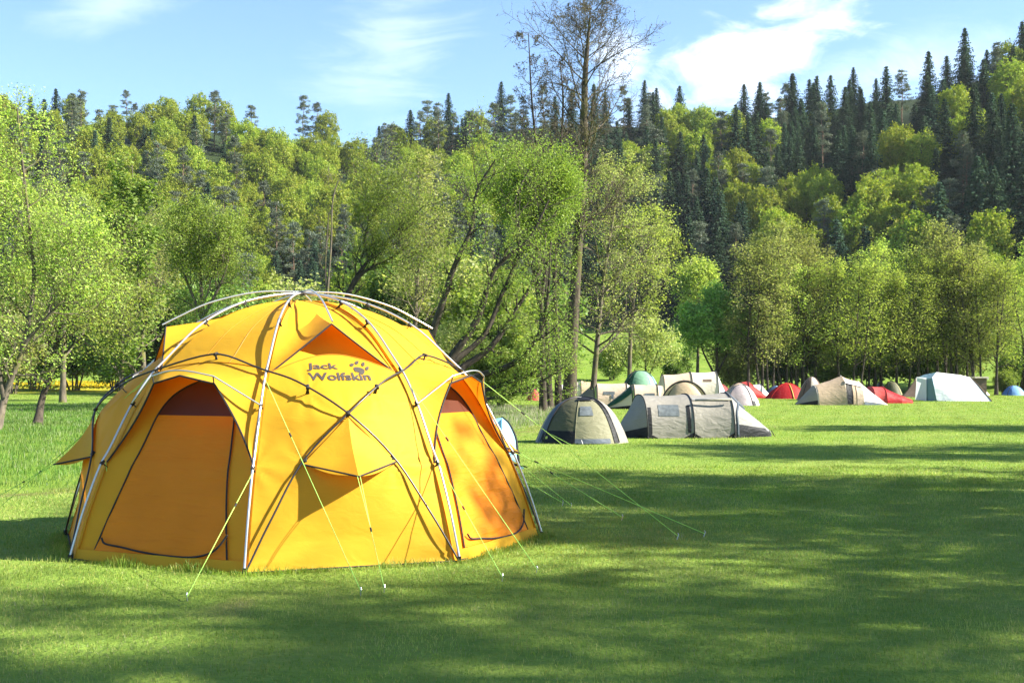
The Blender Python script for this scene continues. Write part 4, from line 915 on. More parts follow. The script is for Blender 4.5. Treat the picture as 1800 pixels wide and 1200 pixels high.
C_PALEB = cloth('pale_blue_cloth', (0.70, 0.74, 0.76), 0.25); C_TEAL = cloth('teal_cloth', (0.14, 0.24, 0.29), 0.2); C_BROWN = cloth('brown_cloth', (0.16, 0.115, 0.085), 0.2)
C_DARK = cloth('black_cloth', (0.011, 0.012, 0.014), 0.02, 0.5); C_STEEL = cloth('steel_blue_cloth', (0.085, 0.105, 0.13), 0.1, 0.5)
C_PANE = plain_mat('clear_window_foil', (0.10, 0.115, 0.12), 0.35, 0.0, 0.4, 0.25)

def tent_root(name, loc, label, rz=0.0, group='small tents of the camp'):
    return empty(name, loc, label, 'tent', group, rz)

def arc(x, hw, h, n=25, p=1.0, y0=0.0):
    """hoop across the tent (in local y,z) at position x; p < 1 gives steeper walls"""
    a = np.linspace(0, PI, n); c, s = np.cos(a), np.sin(a)
    return np.stack([np.full(n, x), y0 + hw * np.sign(c) * np.abs(c) ** p, h * np.abs(s) ** p], -1)
def wrinkled(P, amp, seed):
    r = np.random.default_rng(seed); P = np.array(P); a, b = P.shape[:2]
    i, j = np.meshgrid(np.linspace(0, 1, a), np.linspace(0, 1, b), indexing='ij')
    w = np.zeros((a, b))
    for k in range(5):
        w += np.sin(2 * PI * (r.uniform(0.5, 2.5) * i + r.uniform(2, 7) * j) + r.uniform(0, 6.28)) / 5
    e = np.sin(PI * i)
    n = np.cross(np.gradient(P, axis=0), np.gradient(P, axis=1)); n = n / (np.linalg.norm(n, axis=2, keepdims=True) + 1e-9)
    return P + n * (w * e * amp)[..., None]
def loft(secs, m=9, waist=0.03, amp=0.0, seed=1):
    """cloth stretched between hoops: slack in the middle of every bay"""
    out = []
    for k in range(len(secs) - 1):
        t = np.linspace(0, 1, m)[:, None, None]; P = secs[k][None] * (1 - t) + secs[k + 1][None] * t
        c = P.mean(1, keepdims=True) * np.array([1, 1, 0]); d = P - c; d[..., 0] = 0
        P = P - d * waist * np.sin(PI * t); P[..., 2] = np.maximum(P[..., 2], 0.0)
        out.append(wrinkled(P, amp, seed + k) if amp else P)
    return out
def part(P, name, mat, T, smooth=True):
    mb = MB(); mb.grid(np.asarray(P)); return mb.build(name, mat, T, smooth=smooth)
def rod(pts, r, name, mat, T, sides=6):
    mb = MB(); mb.tube(pts, r, sides); return mb.build(name, mat, T, smooth=True)
def strip_on(P, j0, j1, off, name, mat, T):
    """patch lying a little proud of the cloth grid P, rows all, columns j0..j1"""
    Q = np.array(P)[:, j0:j1 + 1]; n = np.cross(np.gradient(Q, axis=0), np.gradient(Q, axis=1)); n = n / (np.linalg.norm(n, axis=2, keepdims=True) + 1e-9)
    c = Q.mean((0, 1)); n = n * np.sign((n * (Q - np.array([c[0], 0, 0.0]))).sum()) ; return part(Q + n * off, name, mat, T)

def frame_at(u, v, u2, v2):
    """base point, turn and length of a tent whose near side runs from pixel u,v to u2,v2 on the ground"""
    a, b = gp(u, v), gp(u2, v2); d = b - a; return a, math.atan2(d.y, d.x), d.length

def grey_tunnel():
    a, rz_, L_ = frame_at(1096, 771, 1374, 769)
    T = tent_root('tunnel_tent', (a.x, a.y, 0), 'long grey tunnel tent with a clear window and dark lower ends', rz_)
    hw = 0.95; s = L_ / 278.0
    X = lambda u: (u - 1096) * s
    tip_l = arc(X(1097), .10, .12, 25, .8, hw); h1 = arc(X(1138), hw, 1.08, 25, .78, hw); h2 = arc(X(1220), hw, 1.10, 25, .78, hw); h3 = arc(X(1291), hw, 1.13, 25, .78, hw)
    tip_r = arc(X(1371), .32, .17, 25, .8, hw)
    B = loft([tip_l, h1, h2, h3, tip_r], 14, 0.035, 0.018, 4)
    for P, nm, mt in ((B[0], 'end_panel', C_GREY), (B[1], 'body_panel', C_GREY), (B[2], 'door_panel', C_GREY), (B[3], 'end_panel', C_GREYL)): part(P, nm, mt, T)
    for h, nm in ((h1, 0), (h2, 0), (h3, 0)):
        Q = h.copy(); Q[:, 1] = hw + (Q[:, 1] - hw) * 1.012; Q[:, 2] *= 1.01; rod(Q, 0.014, 'hoop_pole', M_WEB, T)
    # near side is j at the end of the arc (y small): columns 24 .. 12
    def side(P, i0, i1, z0, z1, name, mat, off=0.012, n=8):
        """patch on the near side of a bay, i along the bay 0..1, z heights"""
        P = np.array(P); rows = []
        for f in np.linspace(i0, i1, 9):
            q = f * (len(P) - 1); k = min(int(q), len(P) - 2); w = q - k; S = (P[k] * (1 - w) + P[k + 1] * w)[12:][::-1]
            rows.append([np.array([np.interp(z, S[:, 2], S[:, 0]), np.interp(z, S[:, 2], S[:, 1]) - off, z]) for z in np.linspace(z0(f) if callable(z0) else z0, z1(f) if callable(z1) else z1, n)])
        return part(rows, name, mat, T)
    side(B[0], 0.05, 1.0, 0.0, lambda f: 0.10 + .20 * f, 'mud_flap', C_DARK, .03); side(B[3], 0.0, 0.98, 0.0, lambda f: 0.36 - .17 * f, 'mud_flap', C_DARK)
    side(B[1], 0.26, 0.70, .56, .84, 'window', C_PANE); side(B[1], 0.03, .10, .10, .78, 'door_flap', C_DARK); side(B[1], .86, .93, .14, .82, 'door_flap', C_DARK)
    side(B[1], 0.03, .22, 0.0, lambda f: .13 - .6 * (f - .03), 'mud_flap', C_DARK, .016); side(B[1], .78, 1.0, 0.0, lambda f: .02 + .6 * (f - .78), 'mud_flap', C_DARK, .016)
    side(B[2], 0.0, .2, 0.0, lambda f: .13 - .6 * f, 'mud_flap', C_DARK, .016); side(B[2], .8, 1.0, 0.0, lambda f: .02 + .6 * (f - .8), 'mud_flap', C_DARK, .016)
    fl = side(B[2], 0.02, .98, .955, 1.02, 'rolled_flap', C_GREYL, .05); rod([np.array([X(1224), .17, .955]), np.array([X(1288), .17, .975])], 0.03, 'flap_roll', C_GREY, fl)
    # dark door edging on the right end
    e = []
    for f, z in ((.10, .02), (.08, .35), (.10, .60), (.16, .78), (.24, .86)):
        P = np.array(B[3]); q = f * (len(P) - 1); k = int(q); S = P[k][12:][::-1]; e.append((np.interp(z, S[:, 2], S[:, 0]), np.interp(z, S[:, 2], S[:, 1]) - .015, z))
    rod(spline(e, 16), 0.035, 'door_edging', C_STEEL, T)
    P = np.array(B[3]); rod([P[0][12] + np.array([0.02, 0, .02]), P[4][12] + np.array([0, 0, .03]), P[6][12] + np.array([0, 0, .03])], [.05, .07, .04], 'ridge_trim', C_STEEL, T)
    rod([(X(1371), hw - .3, .16), (X(1376), hw - .35, 0.0)], .01, 'peg_strap', M_WEB, T)
    for x in (X(1138), X(1219), X(1290)): rod([(x, -0.02, .06), (x - .01, -0.10, 0.0)], .012, 'peg_strap', M_WEB, T)

def dome_shell(T, h, rx, ry, cuts, p=1.9, waist=None, z0=0.0, power=1.0):
    """dome cloth cut into panels: cuts = [(from deg, to deg, rho from, rho to, name, material, off)]"""
    out = []
    for a0, a1, r0, r1, name, mat, off in cuts:
        A = np.radians(np.linspace(a0, a1, max(4, int(abs(a1 - a0) / 6)))); rr = np.linspace(r0, r1, 12)
        c, s = np.cos(A), np.sin(A); k = (np.abs(c) ** power + np.abs(s) ** power) ** (-1 / power) if power != 2 else 1
        rows = [[(rx * r * c[i] * (k[i] if np.ndim(k) else 1) * (1 + off * .3), ry * r * s[i] * (k[i] if np.ndim(k) else 1) * (1 + off * .3), max(z0, h * (1 - r ** p)) + off) for i in range(len(A))] for r in rr]
        out.append(part(wrinkled(rows, 0.008 if off == 0 else 0, int(a0) + 400), name, mat, T))
    return out

def olive_dome():
    a, rz_, L_ = frame_at(942, 781, 1112, 781)
    T = tent_root('dome_tent', (a.x + L_ / 2, a.y + 1.05, 0), 'olive and grey dome tent with a dark hood over its small window', 0.05)
    rx, ry, h = L_ / 2, 1.05, 1.04
    dome_shell(T, h, rx, ry, [(-150, -104, .0, 1, 'front_panel', C_OLIVE, 0), (-104, -48, 0, 1, 'door_panel', C_OLIVEL, 0), (-48, 40, 0, 1, 'side_panel', C_GREY, 0), (40, 210, 0, 1, 'back_panel', C_GREY, 0)], 3.0, power=2)
    dome_shell(T, h, rx, ry, [(-158, -104, .90, 1.0, 'mud_flap', C_DARK, .02), (-104, -58, .965, 1.0, 'mud_flap', C_STEEL, .02)], 3.0, power=2)
    dome_shell(T, h, rx, ry, [(-112, -58, .05, .40, 'hood', C_DARK, .035)], 3.0, power=2)
    dome_shell(T, h, rx, ry, [(-99, -76, .57, .73, 'window', C_PANE, .02)], 3.0, power=2)
    dome_shell(T, h, rx, ry, [(-52, -43, .05, 1.0, 'pole_sleeve', C_DARK, .025), (-165, -150, .0, 1.0, 'pole_sleeve', C_STEEL, .02)], 3.0, power=2)
    def pol(deg, r, off): return (rx * r * math.cos(R(deg)), ry * r * math.sin(R(deg)), h * (1 - r ** 3.0) + off)
    rod([pol(-150, r, .03) for r in np.linspace(1, 0, 14)] + [pol(30, r, .03) for r in np.linspace(0.05, 1, 14)], .016, 'pole', M_BLK, T); rod([pol(-44, r, .04) for r in np.linspace(1, 0, 14)] + [pol(136, r, .03) for r in np.linspace(0.05, 1, 14)], .016, 'pole', M_BLK, T)
    rod([pol(-104, r, .012) for r in np.linspace(.35, 1, 10)], .008, 'seam', C_OLIVEL, T)
    dome_shell(T, h, rx, ry, [(-147, -143, .955, .975, 'tag', plain_mat('yellow_green_tag', (.45, .48, .06)), .035)], 3.0, power=2)
    rod([pol(-140, .93, .02), (-.42, -1.75, .03)], .005, 'guy_line', M_LINE, T); rod([pol(-96, 1, .1), (-.12, -1.35, .03)], .008, 'guy_line', C_WHITE, T)

def hooped(name, label, u0, u1, v, hs, mats, names=None, hw=0.9, rz_add=0.0, p=.8, amp=.012, seed=7, poles=True, bands=True):
    """generic tunnel tent seen from the side: hs = [(fraction along, height m, half width factor)], one cloth per bay"""
    a, rz_, L_ = frame_at(u0, v, u1, v)
    T = tent_root(name, (a.x, a.y, 0), label, rz_ + rz_add)
    secs = [arc(f * L_, hw * w, h, 21, p, hw) for f, h, w in hs]; B = loft(secs, 8, 0.03, amp, seed)
    for i, (P, m) in enumerate(zip(B, mats)): part(P, (names[i] if names else ('end_panel' if i in (0, len(B) - 1) else 'body_panel')), m, T)
    if poles:
        for s in secs[1:-1]:
            if s[:, 2].max() > .4: Q = s.copy(); Q[:, 1] = hw + (Q[:, 1] - hw) * 1.012; Q[:, 2] *= 1.012; rod(Q, 0.02, 'hoop_pole', M_WEB, T)
    return T, B, L_, secs

def side_patch(T, P, f0, f1, z0, z1, name, mat, off=.02):
    P = np.array(P); h = P.shape[1] // 2; rows = []
    for f in np.linspace(f0, f1, 6):
        q = f * (len(P) - 1); k = min(int(q), len(P) - 2); w = q - k; S = (P[k] * (1 - w) + P[k + 1] * w)[h:][::-1]
        rows.append([np.array([np.interp(z, S[:, 2], S[:, 0]), np.interp(z, S[:, 2], S[:, 1]) - off, z]) for z in np.linspace(z0(f) if callable(z0) else z0, z1(f) if callable(z1) else z1, 6)])
    return part(rows, name, mat, T)

def half_dome(T, c, rx, ry, h, a0, a1, name, mat, p=2.0, rho0=0.0):
    A = np.radians(np.linspace(a0, a1, 20)); rows = [[(c[0] + rx * r * math.cos(a), c[1] + ry * r * math.sin(a), max(0.0, h * (1 - r ** p))) for a in A] for r in np.linspace(rho0, 1, 10)]
    return part(rows, name, mat, T)
def dome_tent(label, u0, u1, v, vtop, cuts, ry=1.0, rz_=0.0, p=2.0, pole=M_WEB, name='dome_tent', poles=(35, 145)):
    a, _, L_ = frame_at(u0, v, u1, v); h = (v - vtop) / FPX * (a.y + ry)
    T = tent_root(name, (a.x + L_ / 2, a.y + ry, 0), label, rz_)
    for a0, a1, nm, mt in cuts: half_dome(T, (0, 0), L_ / 2, ry, h, a0, a1, nm, mt, p)
    for d in poles:
        rod([(L_ / 2 * r * math.cos(R(d)) * 1.005, ry * r * math.sin(R(d)) * 1.005, max(0, h * (1 - abs(r) ** p)) + .025) for r in np.linspace(-1, 1, 25)], .018, 'pole', pole, T)
    return T, L_ / 2, ry, h
def band(T, rx, ry, h, a0, a1, r0, r1, name, mat, p=2.0, off=.02):
    A = np.radians(np.linspace(a0, a1, 12)); return part([[(rx * r * math.cos(a) * (1 + off), ry * r * math.sin(a) * (1 + off), max(0, h * (1 - r ** p)) + off) for a in A] for r in np.linspace(r0, r1, 6)], name, mat, T)

def small_tents():
    # cream tent behind the bare trunk
    T, B, L_, S = hooped('tunnel_tent', 'white and cream tent partly hidden by the tree trunks', 976, 1050, 706, [(0, .9, .55), (.12, .98, .8), (.42, 1.05, .9), (.62, 1.20, .95), (.97, 1.1, .9), (1.0, .9, .7)], [C_WHITE, C_WHITE, C_CREAM, C_SAND, C_SAND], hw=.8)
    side_patch(T, B[1], 0, 1, 0, .18, 'mud_flap', C_STEEL); side_patch(T, B[0], 0, 1, 0, .22, 'mud_flap', C_STEEL)
    # beige tunnel with the green hood
    T, B, L_, S = hooped('tunnel_tent', 'beige tunnel tent with pointed end and narrow window, left of the green dome', 1000, 1112, 716, [(0, .10, .1), (.40, 1.12, .9), (.45, 1.15, 1), (.92, 1.16, 1), (1.0, 1.1, .95)], [C_GREY, C_CREAM, C_BEIGE, C_CREAM], hw=.85, amp=.02, seed=12)
    side_patch(T, B[2], .20, .58, .62, .76, 'window', C_PANE); side_patch(T, B[2], .46, .54, .40, .62, 'vent', C_STEEL, .03); side_patch(T, B[1], .2, .7, .02, 1.0, 'door_zip', plain_mat('lime_trim', (.35, .42, .12)), .02)
    T, B, L_, S = hooped('tunnel_tent', 'beige tent with a dark green sloping end panel under a green dome', 1064, 1168, 719, [(0, .06, .15), (.46, 1.08, .95), (.50, 1.12, 1), (.90, 1.12, 1), (1.0, 1.05, .9)], [C_CREAM, C_CREAM, C_BEIGE, C_BEIGE], hw=.85, amp=.03, seed=22)
    side_patch(T, B[0], .10, 1.0, 0, lambda f: .02 + .16 * f, 'mud_flap', C_DARK); side_patch(T, B[0], .02, 1.0, lambda f: .04 + .70 * f ** 1.5, lambda f: .06 + 1.0 * f, 'sloping_panel', C_DGREEN, .05); side_patch(T, B[2], .42, .85, .55, .72, 'window', C_PANE)
    side_patch(T, B[1], .1, .8, .0, 1.05, 'door_zip', MATS['lime_trim'], .02)
    T2, rx, ry, h = dome_tent('green dome tent rising behind the beige tent with the dark green panel', 1088, 1172, 716, 653, [(-180, -125, 'front_panel', C_DGREEN), (-125, 40, 'roof_panel', C_GREEN), (40, 180, 'back_panel', C_GREEN)], 1.2, 0, 3.0)
    band(T2, rx, ry, h, -60, -20, .55, 1.0, 'side_window', C_SKY, 3.0, .01)
    # big cream tunnel behind the grey tunnel
    T, B, L_, S = hooped('tunnel_tent', 'large cream tunnel tent standing behind the grey tunnel tent', 1160, 1290, 714, [(0, .9, .8), (.07, 1.55, 1), (.45, 1.68, 1), (.80, 1.72, 1), (1.0, .16, .5)], [C_CREAM, C_BEIGE, C_CREAM, C_WHITE], hw=1.2, amp=.012, seed=32)
    side_patch(T, B[2], .42, .75, 1.22, 1.33, 'window', C_BROWN)
    T, rx, ry, h = dome_tent('sand coloured round tent front edged by a dark hoop, behind the grey tunnel tent', 1162, 1250, 724, 671, [(-180, -158, 'side_panel', C_DARK), (-158, -14, 'front_panel', C_SAND), (-14, 0, 'side_panel', C_DARK), (0, 180, 'back_panel', C_CREAM)], .5, 0, 2.3, M_WEB, 'dome_tent', ())
    rod([(rx * math.cos(a) * 1.0, -.08, h * math.sin(a) * 1.02) for a in np.linspace(0, PI, 25)], .04, 'hoop_pole', M_WEB, T)
    part([[(rx * r * math.cos(a), -.08, h * r * math.sin(a)) for a in np.linspace(0, PI, 25)] for r in (0.02, .5, .985)], 'door_panel', C_SAND, T)
    # grey pink dome with a white end
    T, rx, ry, h = dome_tent('pinkish grey dome tent with a white porch, right of the grey tunnel tent', 1276, 1342, 713, 677, [(-180, -60, 'front_panel', cloth('pink_grey_cloth', (.42, .36, .37))), (-60, 60, 'porch', C_WHITE), (60, 180, 'back_panel', C_GREY)], 1.0, 0, 2.4, M_WEB, 'dome_tent', (-60,))
    band(T, rx, ry, h, -180, -150, .2, 1.0, 'dark_flap', C_STEEL, 2.4)
    band(T, rx, ry, h, -62, -48, .9, 1.0, 'mud_flap', C_DARK, 2.4)
    dome_tent('beige dome tent with dark poles behind the pinkish grey dome', 1270, 1340, 707, 674, [(-180, -100, 'front_panel', C_SAND), (-100, 0, 'front_panel', C_CREAM), (0, 180, 'back_panel', C_SAND)], 1.0)
    T, B, L_, S = hooped('tunnel_tent', 'rose red tunnel tent sloping down to the right behind the pinkish grey dome', 1290, 1352, 700, [(0, .45, .6), (.15, 1.0, .9), (.45, 1.12, 1), (1.0, .10, .4)], [C_ROSE, C_ROSE, C_RED], hw=.8)
    side_patch(T, B[2], .3, .95, .0, .12, 'mud_flap', C_REDD)
    dome_tent('red dome top showing between the cream tunnel and the beige dome', 1240, 1300, 704, 675, [(-180, 0, 'front_panel', C_ROSE), (0, 180, 'back_panel', C_RED)], 1.0)
    T, B, L_, S = hooped('tunnel_tent', 'small white tent between the rose red tent and the blue tent', 1318, 1358, 698, [(0, .5, .6), (.2, .85, 1), (.55, .88, 1), (1.0, .08, .4)], [C_SAND, C_WHITE, C_WHITE], hw=.7)
    T, rx, ry, h = dome_tent('dark blue tent with a light blue top left of the red dome tent', 1346, 1392, 697, 678, [(-180, -95, 'front_panel', C_DBLUE), (-95, 0, 'front_panel', C_SKY), (0, 180, 'back_panel', C_DBLUE)], .9)
    # red dome
    T, rx, ry, h = dome_tent('bright red dome tent with a yellow zip on the open lawn', 1350, 1432, 701, 674, [(-180, -82, 'front_panel', C_REDD), (-82, 0, 'side_panel', C_RED), (0, 180, 'back_panel', C_RED)], 1.1, 0, 1.9, C_RED)
    yl = plain_mat('yellow_trim', (.65, .42, .05)); 
    for d in (-83,): rod([(rx * r * math.cos(R(d)), ry * r * math.sin(R(d)) - .03, max(0.02, h * (1 - r ** 1.9))) for r in np.linspace(.25, 1, 9)], .028, 'zip', yl, T)
    # tents behind the beige one
    dome_tent('brown striped dome tent peeping over the left of the beige tent with the open door', 1408, 1462, 704, 663, [(-180, -110, 'front_panel', C_BROWN), (-110, -60, 'front_panel', C_CREAM), (-60, 0, 'side_panel', C_BROWN), (0, 180, 'back_panel', C_CREAM)], 1.1)
    dome_tent('small white round tent between the red dome and the beige tent', 1411, 1430, 699, 677, [(-180, 0, 'front_panel', C_WHITE), (0, 180, 'back_panel', C_WHITE)], .6, 0, 3.0)
    # beige pole tent with open door
    T, B, L_, S = hooped('tunnel_tent', 'beige tent with an open door and sloping white right end', 1407, 1568, 712, [(0, .06, .12), (.20, 1.0, .85), (.215, 1.02, .88), (.505, 1.48, 1), (.70, 1.20, .95), (1.0, .03, .45)], [C_GREY, C_CREAM, C_SAND, C_BEIGE, C_CREAM], ['end_panel', 'seam_panel', 'body_panel', 'door_bay', 'end_panel'], hw=1.15, p=.95, amp=.02, seed=52, poles=False)
    side_patch(T, B[0], .12, 1, 0, lambda f: .03 + .22 * f, 'mud_flap', C_DARK, .03); side_patch(T, B[4], .02, .85, 0, lambda f: .2 - .18 * f, 'mud_flap', C_STEEL, .03)
    dp = side_patch(T, B[3], .06, .40, .05, lambda f: 1.12 - .15 * f, 'door_shade_sheet', C_DARK, .03); side_patch(T, B[3], .40, .55, .05, 1.05, 'curtain', C_SAND, .05); side_patch(T, B[3], .62, .95, .06, 1.0, 'curtain', C_BEIGE, .05)  # black sheet over the wall stands for the unlit inside of the open door
    side_patch(T, B[3], .02, .98, lambda f: 1.14 - .22 * f, lambda f: 1.3 - .28 * f, 'door_canopy', C_WHITE, .10)
    side_patch(T, B[4], .10, .97, lambda f: .82 - .80 * f, lambda f: 1.05 - 1.02 * f, 'white_panel', C_WHITE, .06)
    rod([(.505 * L_, .0, 0), (.505 * L_, .35, 1.1), (.505 * L_, 1.15, 1.5)], .02, 'door_pole', C_WHITE, T); rod([(.70 * L_, .12, 0), (.70 * L_, .4, .95), (.70 * L_, 1.15, 1.22)], .02, 'door_pole', C_WHITE, T)
    for f in (.21, .3, .42): rod([(f * L_, -.02, .05), (f * L_ - .02, -.14, 0)], .014, 'peg_strap', M_WEB, T)
    T, B, L_, S = hooped('tunnel_tent', 'red tent lying low behind the right end of the beige tent', 1524, 1610, 709, [(0, .5, .7), (.18, .92, 1), (.42, .88, 1), (.75, .48, .8), (1.0, .22, .6)], [C_ROSE, C_ROSE, C_REDD, C_RED], hw=1.1, poles=False)
    rod(S[2] * np.array([1, 1.01, 1.01]), .025, 'hoop_pole', C_RED, T)
    T, rx, ry, h = dome_tent('olive green dome tent with a yellow end, just behind the low red tent', 1556, 1594, 696, 671, [(-180, -45, 'front_panel', C_OLIVE), (-45, 20, 'porch', cloth('straw_cloth', (.55, .50, .25))), (20, 180, 'back_panel', C_OLIVE)], 1.0, 0, 2.3)
    dome_tent('little white dome between the beige tent and the olive dome', 1543, 1558, 690, 671, [(-180, -90, 'front_panel', C_GREYL), (-90, 0, 'front_panel', C_WHITE), (0, 180, 'back_panel', C_WHITE)], .5, 0, 3.0)
    # pyramid tent
    a, _, L_ = frame_at(1588, 698, 1640, 698); h = (698 - 665) / FPX * (a.y + 1); T = tent_root('pyramid_tent', (a.x + L_ * .5, a.y + 1.0, 0), 'grey pyramid tent with one dark brown side, left of the pale blue tent')
    apex = np.array([.18, 0, h]); base = [(-L_ * .5, -.7), (-L_ * .05, -1.0), (L_ * .45, -.9), (L_ * .5, .8), (-L_ * .3, 1.0)]
    for i in range(5):
        p0, p1 = np.array([*base[i], 0.0]), np.array([*base[(i + 1) % 5], 0.0]); P = [[(lerp(p0, p1, 7)[j]) * (1 - t) + apex * t - np.array([0, 0, .08 * math.sin(PI * t)]) for j in range(7)] for t in np.linspace(0, .985, 10)]
        part(P, 'pyramid_panel', [C_BROWN, C_CREAM, C_CREAM, C_SAND, C_BROWN][i], T)
    rod([(0.18, 0, 0), tuple(apex + np.array([0, 0, .04]))], .02, 'centre_pole', M_ALU, T); rod([(L_ * .5 - .1, -.88, .08), (-L_ * .05, -1.01, .08)], .03, 'mud_flap', C_GREYL, T)
    # pale blue frame tent
    a, _, L_ = frame_at(1633, 705, 1742, 706); d = a.y; k = 1 / FPX * d
    T = tent_root('frame_tent', (a.x, a.y, 0), 'big pale blue tent with a teal open front facing left', 0.0)
    def Q(u, v, y): return np.array([(u - 1633) * k * (1 + y / d), y, (705 - v) * k * (1 + y / d)])
    def quad(p, q, r, s, nm, mt, seed, amp=.02): return part(wrinkled([[(np.array(p) * (1 - i) + np.array(q) * i) * (1 - j) + (np.array(s) * (1 - i) + np.array(r) * i) * j for i in np.linspace(0, 1, 14)] for j in np.linspace(0, 1, 12)], amp, seed), nm, mt, T)
    quad(Q(1647, 705, .1), Q(1742, 706, -.25), Q(1716, 664, 1.0), Q(1640, 664, .2), 'side_wall', C_PALEB, 3, .05)
    quad(Q(1640, 664, .2), Q(1716, 664, 1.0), Q(1704, 660, 1.6), Q(1661, 655, 1.5), 'roof_panel', C_WHITE, 4, .01)
    quad(Q(1640, 664, .2), Q(1661, 655, 1.5), Q(1650, 660, 2.6), Q(1636, 665, 2.4), 'front_canopy', C_TEAL, 5, .01)
    quad(Q(1634, 705, .5), Q(1647, 705, .1), Q(1640, 664, .2), Q(1635, 664, .6), 'front_wall', C_TEAL, 6, .01); quad(Q(1634, 705, .5), Q(1633, 704, 2.5), Q(1636, 664, 2.5), Q(1635, 664, .6), 'front_wall', C_PALEB, 8, .01)
    quad(Q(1742, 706, -.25), Q(1738, 703, 2.2), Q(1712, 662, 2.2), Q(1716, 664, 1.0), 'end_wall', C_SAND, 9, .01); quad(Q(1661, 655, 1.5), Q(1704, 660, 1.6), Q(1738, 704, 2.7), Q(1650, 704, 2.7), 'back_wall', C_PALEB, 10, .02)
    rod([Q(1716, 664, 1.0), Q(1726, 678, .55), Q(1742, 706, -.27)], .03, 'corner_trim', C_BROWN, T); rod([Q(1640, 664, .17), Q(1643, 680, .15), Q(1647, 705, .08)], .03, 'corner_trim', C_TEAL, T); rod([Q(1634, 705, .46), Q(1635, 664, .56)], .03, 'corner_trim', C_TEAL, T)
    for u in (1648, 1662, 1690, 1722): rod([Q(u, 704, .05), Q(u + 1, 706, -.12)], .02, 'peg_strap', M_WEB, T)
    # brown awning, small white tent, blue dome
    a, _, L_ = frame_at(1716, 701, 1737, 701); d = a.y; T = empty('awning', (a.x, a.y, 0), 'brown awning with a flat cream roof behind the pale blue tent', 'awning')
    k = d / FPX; w = L_; hh = (701 - 664) * k; mb = MB(); mb.box((w / 2, .6, hh * .5), (w * .8, 1.1, hh)); mb.build('side_wall', C_BROWN, T); mb = MB(); mb.box((w * .42, .6, hh + .03), (w * 1.15, 1.4, .10)); mb.build('roof', C_CREAM, T)
    mb = MB(); mb.box((w * .97, .58, hh * .98), (w * .12, 1.2, .16)); mb.build('roof_edge', C_WHITE, T)
    T, B, L_, S = hooped('tunnel_tent', 'small white tent wedge at the right end of the pale blue tent', 1730, 1743, 695, [(0, .45, .8), (.25, .52, 1), (1.0, .04, .5)], [C_GREYL, C_WHITE], hw=.5, poles=False)
    T, rx, ry, h = dome_tent('blue dome tent at the right edge of the lawn', 1771, 1812, 695, 678, [(-180, -125, 'front_panel', C_BLUE), (-125, 0, 'side_panel', cloth('mid_blue_cloth', (.22, .42, .72))), (0, 180, 'back_panel', C_BLUE)], 1.0, 0, 2.3)
    # red tent among the twigs
    T, rx, ry, h = dome_tent('faded red tent behind the twigs left of the slim trunks', 924, 957, 704, 684, [(-180, -70, 'front_panel', C_ROSE), (-70, 0, 'side_panel', cloth('faded_red_cloth', (.50, .12, .09))), (0, 180, 'back_panel', C_RED)], .9, 0, 1.4)
    # blue tent half hidden by the yellow dome
    D = 21.5; a = Vector((at(884, 0, D).x, D, 0)); T = tent_root('tunnel_tent', a, 'light blue tent with a black edged end, half hidden behind the yellow dome tent', 0.0)
    secs = [arc(-1.6, .55, .35, 21, .85, .6), arc(-.9, .62, .80, 21, .85, .6), arc(-.02, .66, .86, 21, .85, .6)]
    for P in loft(secs, 8, .03, .01, 77): part(P, 'body_panel', C_SKY, T)
    ed = [(-.02, .6, .86), (.10, .45, .76), (.22, .30, .52), (.25, .18, .30), (.28, .10, .06)]
    E_ = spline(ed, 16); G = lerp(np.array([-.02, .02, .82]), np.array([-.02, -.06, .03]), 16); part([[g * (1 - t) + e * t for e, g in zip(E_, G)] for t in np.linspace(0, 1, 8)], 'end_panel', C_SKY, T)
    rod(E_, .022, 'edge_trim', C_DARK, T)
    part([[np.array([-.12 + .42 * i, -.12, .30 - .22 * i - .20 * j]) for i in np.linspace(0, 1, 5)] for j in np.linspace(0, 1, 4)], 'yellow_flap', fabric_mat('sun_yellow_cloth', (.8, .55, .08), .3), T)
    mb = MB(); V = [(-.10, -.5, .20), (.42, -.62, .085), (.40, -.60, .07), (-.10, -.48, .13)]; V = V + [(x, y + .05, z) for x, y, z in V]; mb.add(V, [(0, 1, 2, 3), (7, 6, 5, 4), (0, 4, 5, 1), (1, 5, 6, 2), (2, 6, 7, 3), (3, 7, 4, 0)]); mb.build('dark_flap', C_DARK, T)
    part([[np.array([.1 + .26 * i, -.05 - .1 * i, .20 - .15 * i - .12 * j]) for i in np.linspace(0, 1, 5)] for j in np.linspace(0, 1, 4)], 'skirt', C_SKY, T)
grey_tunnel(); olive_dome(); small_tents()

